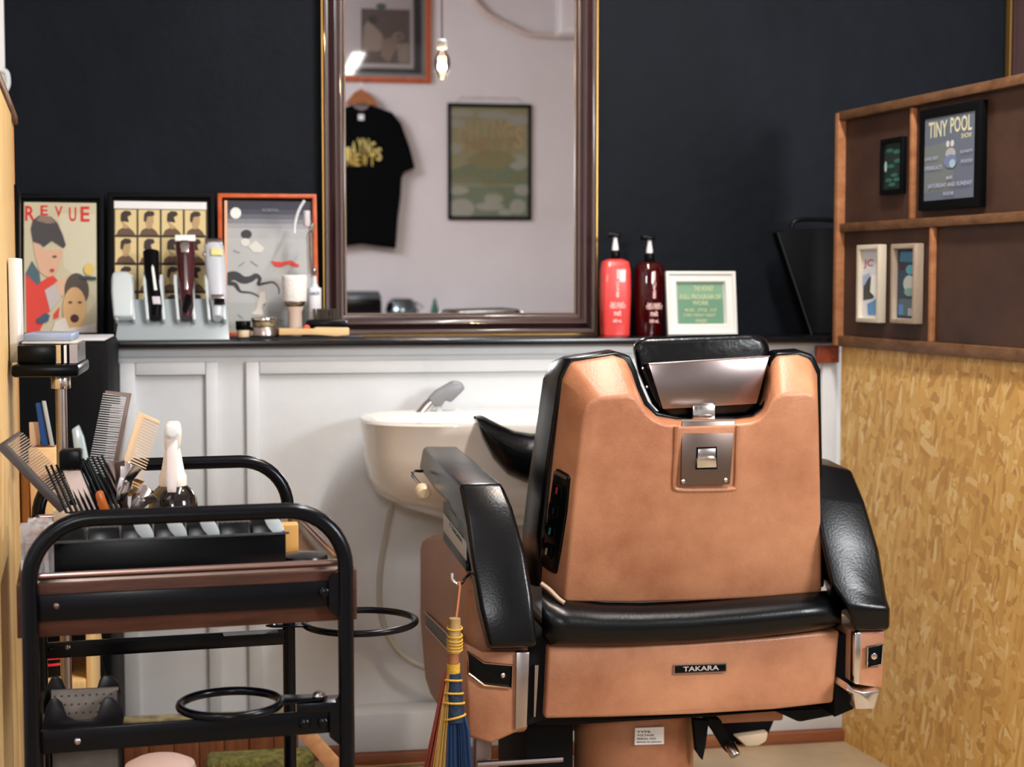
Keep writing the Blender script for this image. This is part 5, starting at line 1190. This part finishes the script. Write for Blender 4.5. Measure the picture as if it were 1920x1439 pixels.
for x, y in ((.3, .85), (.7, .8), (.75, .6), (.4, .5), (.6, .3), (.3, .2), (.75, .2), (.5, .1)): p_.ell((44, 96, 84), x, y, .2, .045)
p_.ell((150, 176, 176), .12, .5, .08, .12); p_.build('print', o)
bw = mat('bleached_wood', (196, 186, 166), .5, var=(206, 196, 178), vs=12, stretch=(6, 6, 1)); gw = mat('grey_wood', (150, 134, 116), .5, var=(168, 152, 134), vs=12, stretch=(6, 6, 1))
o, p_ = rframe('box_frame', 'whitish wooden box frame with a pale blue picture, lower left on the partition', 1606, 1648, 460, 604, .024, .012, bw)
p_.rect((206, 210, 216), 0, 0, 1, 1); p_.text((176, 70, 72), 'JC', .05, .72, .6, .86); p_.poly((62, 66, 60), [(.05, .25), (.05, .45), (.4, .6), (.55, .62), (.5, .4), (.8, .38), (.6, .28)])
p_.poly((226, 228, 222), [(.45, .38), (.5, .62), (.95, .64), (.95, .3), (.75, .3)]); p_.poly((96, 142, 186), [(.35, .04), (.3, .2), (.8, .28), (.95, .2), (.85, .04)]); p_.poly((158, 176, 206), [(0, .62), (.45, .66), (.2, .5), (0, .44)]); p_.build('print', o)
o, p_ = rframe('box_frame', 'grey-brown wooden box frame with a dark blue picture, right of the whitish one', 1670, 1716, 458, 606, .026, .012, gw)
p_.rect((46, 62, 78), 0, 0, 1, 1); p_.poly((70, 124, 156), [(.1, .82), (.95, .8), (.95, .95), (.15, .96)]); p_.ell((78, 140, 156), .68, .7, .24, .07); p_.ell((166, 172, 166), .62, .5, .3, .12); p_.ell((110, 146, 132), .65, .38, .28, .06); p_.ell((70, 34, 40), .25, .74, .15, .04)
p_.rect((76, 92, 96), .1, .04, .95, .28); p_.rect((76, 120, 168), .1, .05, .35, .2); p_.rect((146, 146, 150), .6, .04, .95, .15); p_.build('print', o)
# ================================================================ LEFT CORNER
# white poster edge on the wall above the pine screen
a_, c_ = at(-140, 165, 4.23), at(9, 165, 4.23)
wp = thing('white_frame', 'bright white framed sheet on the dark wall at the top left edge', 'poster', (a_ + c_) / 2)
frame_mesh(V((a_.x, YW - .001, a_.z)), (c_.x - a_.x, 0, 0), (0, 0, .6), (0, -1, 0), .014, .012, mat('frame_bright', (226, 228, 226), .4), 'frame', wp)
MB().box((a_.x, YW - .006, a_.z), (c_.x, YW - .002, a_.z + .6)).build('sheet', mat('pinkish_sheet', (196, 186, 190), .6, var=(170, 160, 168), vs=5), wp)
MB().tube(smoothpath([at(4, 132, 4.2), at(12, 138, 4.2), at(14, 158, 4.2), at(8, 172, 4.2), at(2, 180, 4.2)], 4), .008, 8).build('cotton_tuft', mat('cotton', (206, 212, 212), .9), None, bevel=0, label='grey-white fabric tuft hanging below the white framed sheet', cat='fabric')
# black cabinet
x0, x1 = at(120, 800, 3.93).x, at(206, 800, 3.93).x
zt6 = at(180, 640, 3.6).z
kb = thing('black_cabinet', 'tall matt black cabinet beside the white panelling, papers on top', 'cabinet', ((x0 + x1) / 2, 3.7, 0))
MB().box((at(60, 800, 3.93).x, 3.56, 0), (at(203, 800, 3.56).x, 3.93, zt6)).build('body', blkm, kb, bevel=.012)
MB().box((at(110, 640, 3.6).x, 3.58, zt6 + .001), (at(198, 640, 3.6).x, 3.86, zt6 + .006)).build('paper_stack', mat('paper_white', (206, 206, 210), .6), None, bevel=.002, label='stack of white papers lying on the tall black cabinet', cat='paper')
# tray table on a chrome pole
Yt = 2.74
print('screen px at Y 2.74 and 2.92', [proj(lp((3.35 - y) / -DL.y, .9)) for y in (2.74, 2.92)])
x0, x1 = at(20, 690, Yt).x, at(148, 690, Yt).x; zt7, zt8 = at(80, 684, Yt).z, at(80, 708, Yt).z
tt = thing('tray_table', 'small black tray table on a chrome pole at the left edge', 'table', ((x0 + x1) / 2, Yt + .1, 0))
MB().box((x0, Yt, zt8), (x1, Yt + .2, zt7)).build('table_top', blk, tt, bevel=.006)
px_ = at(115, 760, Yt + .05).x
MB().tube([(px_, Yt + .05, .02), (px_, Yt + .05, zt8 - .0155)], .0095, 16).build('chrome_pole', steel, tt)
MB().lathe([(.016, zt8 - .022), (.016, zt8 - .0005)], (px_, Yt + .05, 0)).build('pole_collar', chrome, tt, bevel=.001)
MB().lathe([(.07, 0), (.07, .012), (.02, .02)], (px_, Yt + .05, 0)).build('base_plate', blk, tt)
def tbx(nm, label, xa_, xb_, ya, yb_, Y, dpt, m, cat, z0=None):
    a, c = at(xa_, yb_, Y), at(xb_, ya, Y); z = a.z if z0 is None else z0
    return MB().box((a.x, Y, z), (c.x, Y + dpt, c.z)).build(nm, m, None, bevel=.002, label=label, cat=cat)
zT = zt7 + .0006
tbx('black_box', 'flat black box lying on the tray table', 33, 104, 648, 682, Yt + .02, .16, blk, 'box', zT)
bkx = thing('book', 'thick book with cream, silver and black stripes beside the black box', 'book', at(122, 680, Yt + .03))
for k, (xa_, xb_, m) in enumerate(((105, 114, lwood), (114.3, 119.5, blkm), (119.8, 125, white2), (125.3, 130, blkm), (130.3, 145, steel))):
    a, c = at(xa_, 682, Yt + .03), at(xb_, 648 - (2 if k == 4 else 0), Yt + .03); MB().box((a.x, Yt + .03, zT), (c.x, Yt + .18, c.z)).build('stripe', m, bkx)
zq = at(80, 648, Yt + .02).z + .001
tbx('folder', 'grey-blue folder lying on top of the black box', 44, 134, 626, 640, Yt + .05, .14, mat('blue_grey_folder', (112, 134, 170), .4, var=(150, 160, 178), vs=6), 'folder', at(80, 640, Yt + .05).z)
tbx('notebook', 'pale notebook between the black box and the blue folder', 40, 142, 640.5, 647, Yt + .04, .15, mat('pale_notebook', (186, 184, 178), .5), 'notebook', zq)
tbx('carton', 'tall narrow white carton standing at the left end of the tray table', 18.5, 32, 484, 682, Yt + .06, .07, white2, 'carton', zT)
MB().prism([at(x, y, 3.3) for x, y in ((17, 640), (17, 360), (21, 348), (28, 345), (34, 352), (36, 365), (36, 640))], (0, .03, 0)).build('black_board', blk, None, bevel=.002, label='black round-cornered board standing behind the white carton', cat='board')
# pine side shelf with tools
Yp = 3.22
x0, x1 = at(40, 900, Yp).x, at(153, 900, Yp).x
ps_ = thing('pine_shelf', 'low pale pine shelf unit below the tray table, holding tools', 'shelf', ((x0 + x1) / 2, Yp + .1, 0))
zs1, zs2 = at(80, 1010, Yp).z, at(100, 1280, Yp).z; zs0 = at(100, 1308, Yp).z
xm = at(104, 900, Yp).x
MB().box((x0, Yp, zs0), (x1, Yp + .26, zs2)).build('lower_shelf', pine, ps_, bevel=.003)
MB().box((x0, Yp, zs1 - .02), (x1, Yp + .26, zs1)).build('upper_shelf', pine, ps_, bevel=.003)
MB().box((x0 - .014, Yp, 0), (x0 - .0005, Yp + .26, zs1 + .02)).build('side_panel', pine, ps_, bevel=.002)
MB().box((x1 + .0005, Yp + .02, 0), (x1 + .012, Yp + .26, zs1)).build('side_panel', pine, ps_, bevel=.002)
pc = thing('tool_pot', 'square wooden pot with a printed mark holding brushes and spatulas', 'pot', at(80, 1000, Yp + .05))
a, c = at(56, 1010, Yp + .03), at(106, 840, Yp + .03)
MB().prism([(a.x + .004, Yp + .03, zs1 + .001), (c.x - .004, Yp + .03, zs1 + .001), (c.x, Yp + .03, c.z), (a.x, Yp + .03, c.z)], (0, .06, 0)).build('body', lwood, pc, bevel=.003)
MB().box((a.x + .006, Yp + .04, c.z + .0002), (c.x - .006, Yp + .08, c.z + .001)).build('opening', mat('dark_wood_inside', (120, 70, 34), .7), pc)
MB().disc(at(88, 905, Yp + .0292), (0, -1, 0), .017, .0006, 20).build('round_mark', mat('brown_mark', (150, 100, 60), .7), pc)
zo = c.z + .002
def stick(nm, label, x0_, x1_, y1_, w, m, Y=Yp + .06):
    k = Y / F; a = at(x0_, 838, Y); a.z = zo; c = at(x1_, y1_, Y)
    return MB().loft([[a + V((-w * k, -.002, 0)), a + V((w * k, -.002, 0)), a + V((w * k, .003, 0)), a + V((-w * k, .003, 0))], [c + V((-w * k, -.002, 0)), c + V((w * k, -.002, 0)), c + V((w * k, .003, 0)), c + V((-w * k, .003, 0))]]).build(nm, m, None, bevel=.0015, label=label, cat='tool')
stick('paddle', 'rounded cream paddle in the wooden pot', 66, 64, 792, 9, cream)
stick('blue_handle', 'blue flat handle leaning left in the wooden pot', 84, 73, 756, 6, mat('blue_plastic', (24, 74, 140), .4), Yp + .05)
stick('spatula', 'pale grey spatula beside the blue handle in the wooden pot', 98, 82, 752, 3.5, mat('pale_grey_plastic', (170, 178, 180), .4), Yp + .045)
tbx('pine_box', 'pale wooden box beside the pine shelf, under the rear trolley hoop', 41, 54, 880, 1004, Yp + .06, .1, pine, 'box', zs1 + .001)
MB().prism([at(x, y, 3.4) for x, y in ((134, 806), (146, 798), (156, 822), (172, 900), (158, 930), (150, 900), (138, 840))], (0, .03, 0)).build('scissors_case', mat('icy_plastic', (196, 214, 220), .2, .3), None, bevel=.003, label='shiny icy white case leaning in front of the black cabinet', cat='case')
cn = thing('can', 'black can with two red stripes on the pine shelf behind the chrome pole', 'can', at(94, 1278, Yp + .08))
x_ = at(94, 1270, Yp + .08).x; r_ = 42 * Yp / F
MB().lathe([(r_, zs2 + .001), (r_, at(94, 1196, Yp + .08).z), (r_ * .8, at(94, 1192, Yp + .08).z)], (x_, Yp + .08, 0)).build('body', blk, cn, bevel=.001)
for y in (1246, 1258): z = at(94, y, Yp).z; MB().lathe([(r_ + .0008, z), (r_ + .0008, z + .005)], (x_, Yp + .08, 0)).build('red_stripe', mat('red_stripe', (196, 36, 44), .4), cn)
for k, (xx0, xx1, y0, y1, m, l_) in enumerate(((172, 186, 1275, 1195, mat('orange_handle', (206, 130, 50), .4), 'orange tool handle leaning right of the pine shelf'), (200, 186, 1300, 1230, blk, 'thin black tool handle right of the orange one'))):
    yy = 3.5 - k * .06; a, c = at(xx0, y0, yy), at(xx1, y1, yy)
    MB().tube([V((a.x - .03 * (1 - k), yy, .006)), a, c], .006, 8).build('tool_stick', m, None, label=l_, cat='tool')
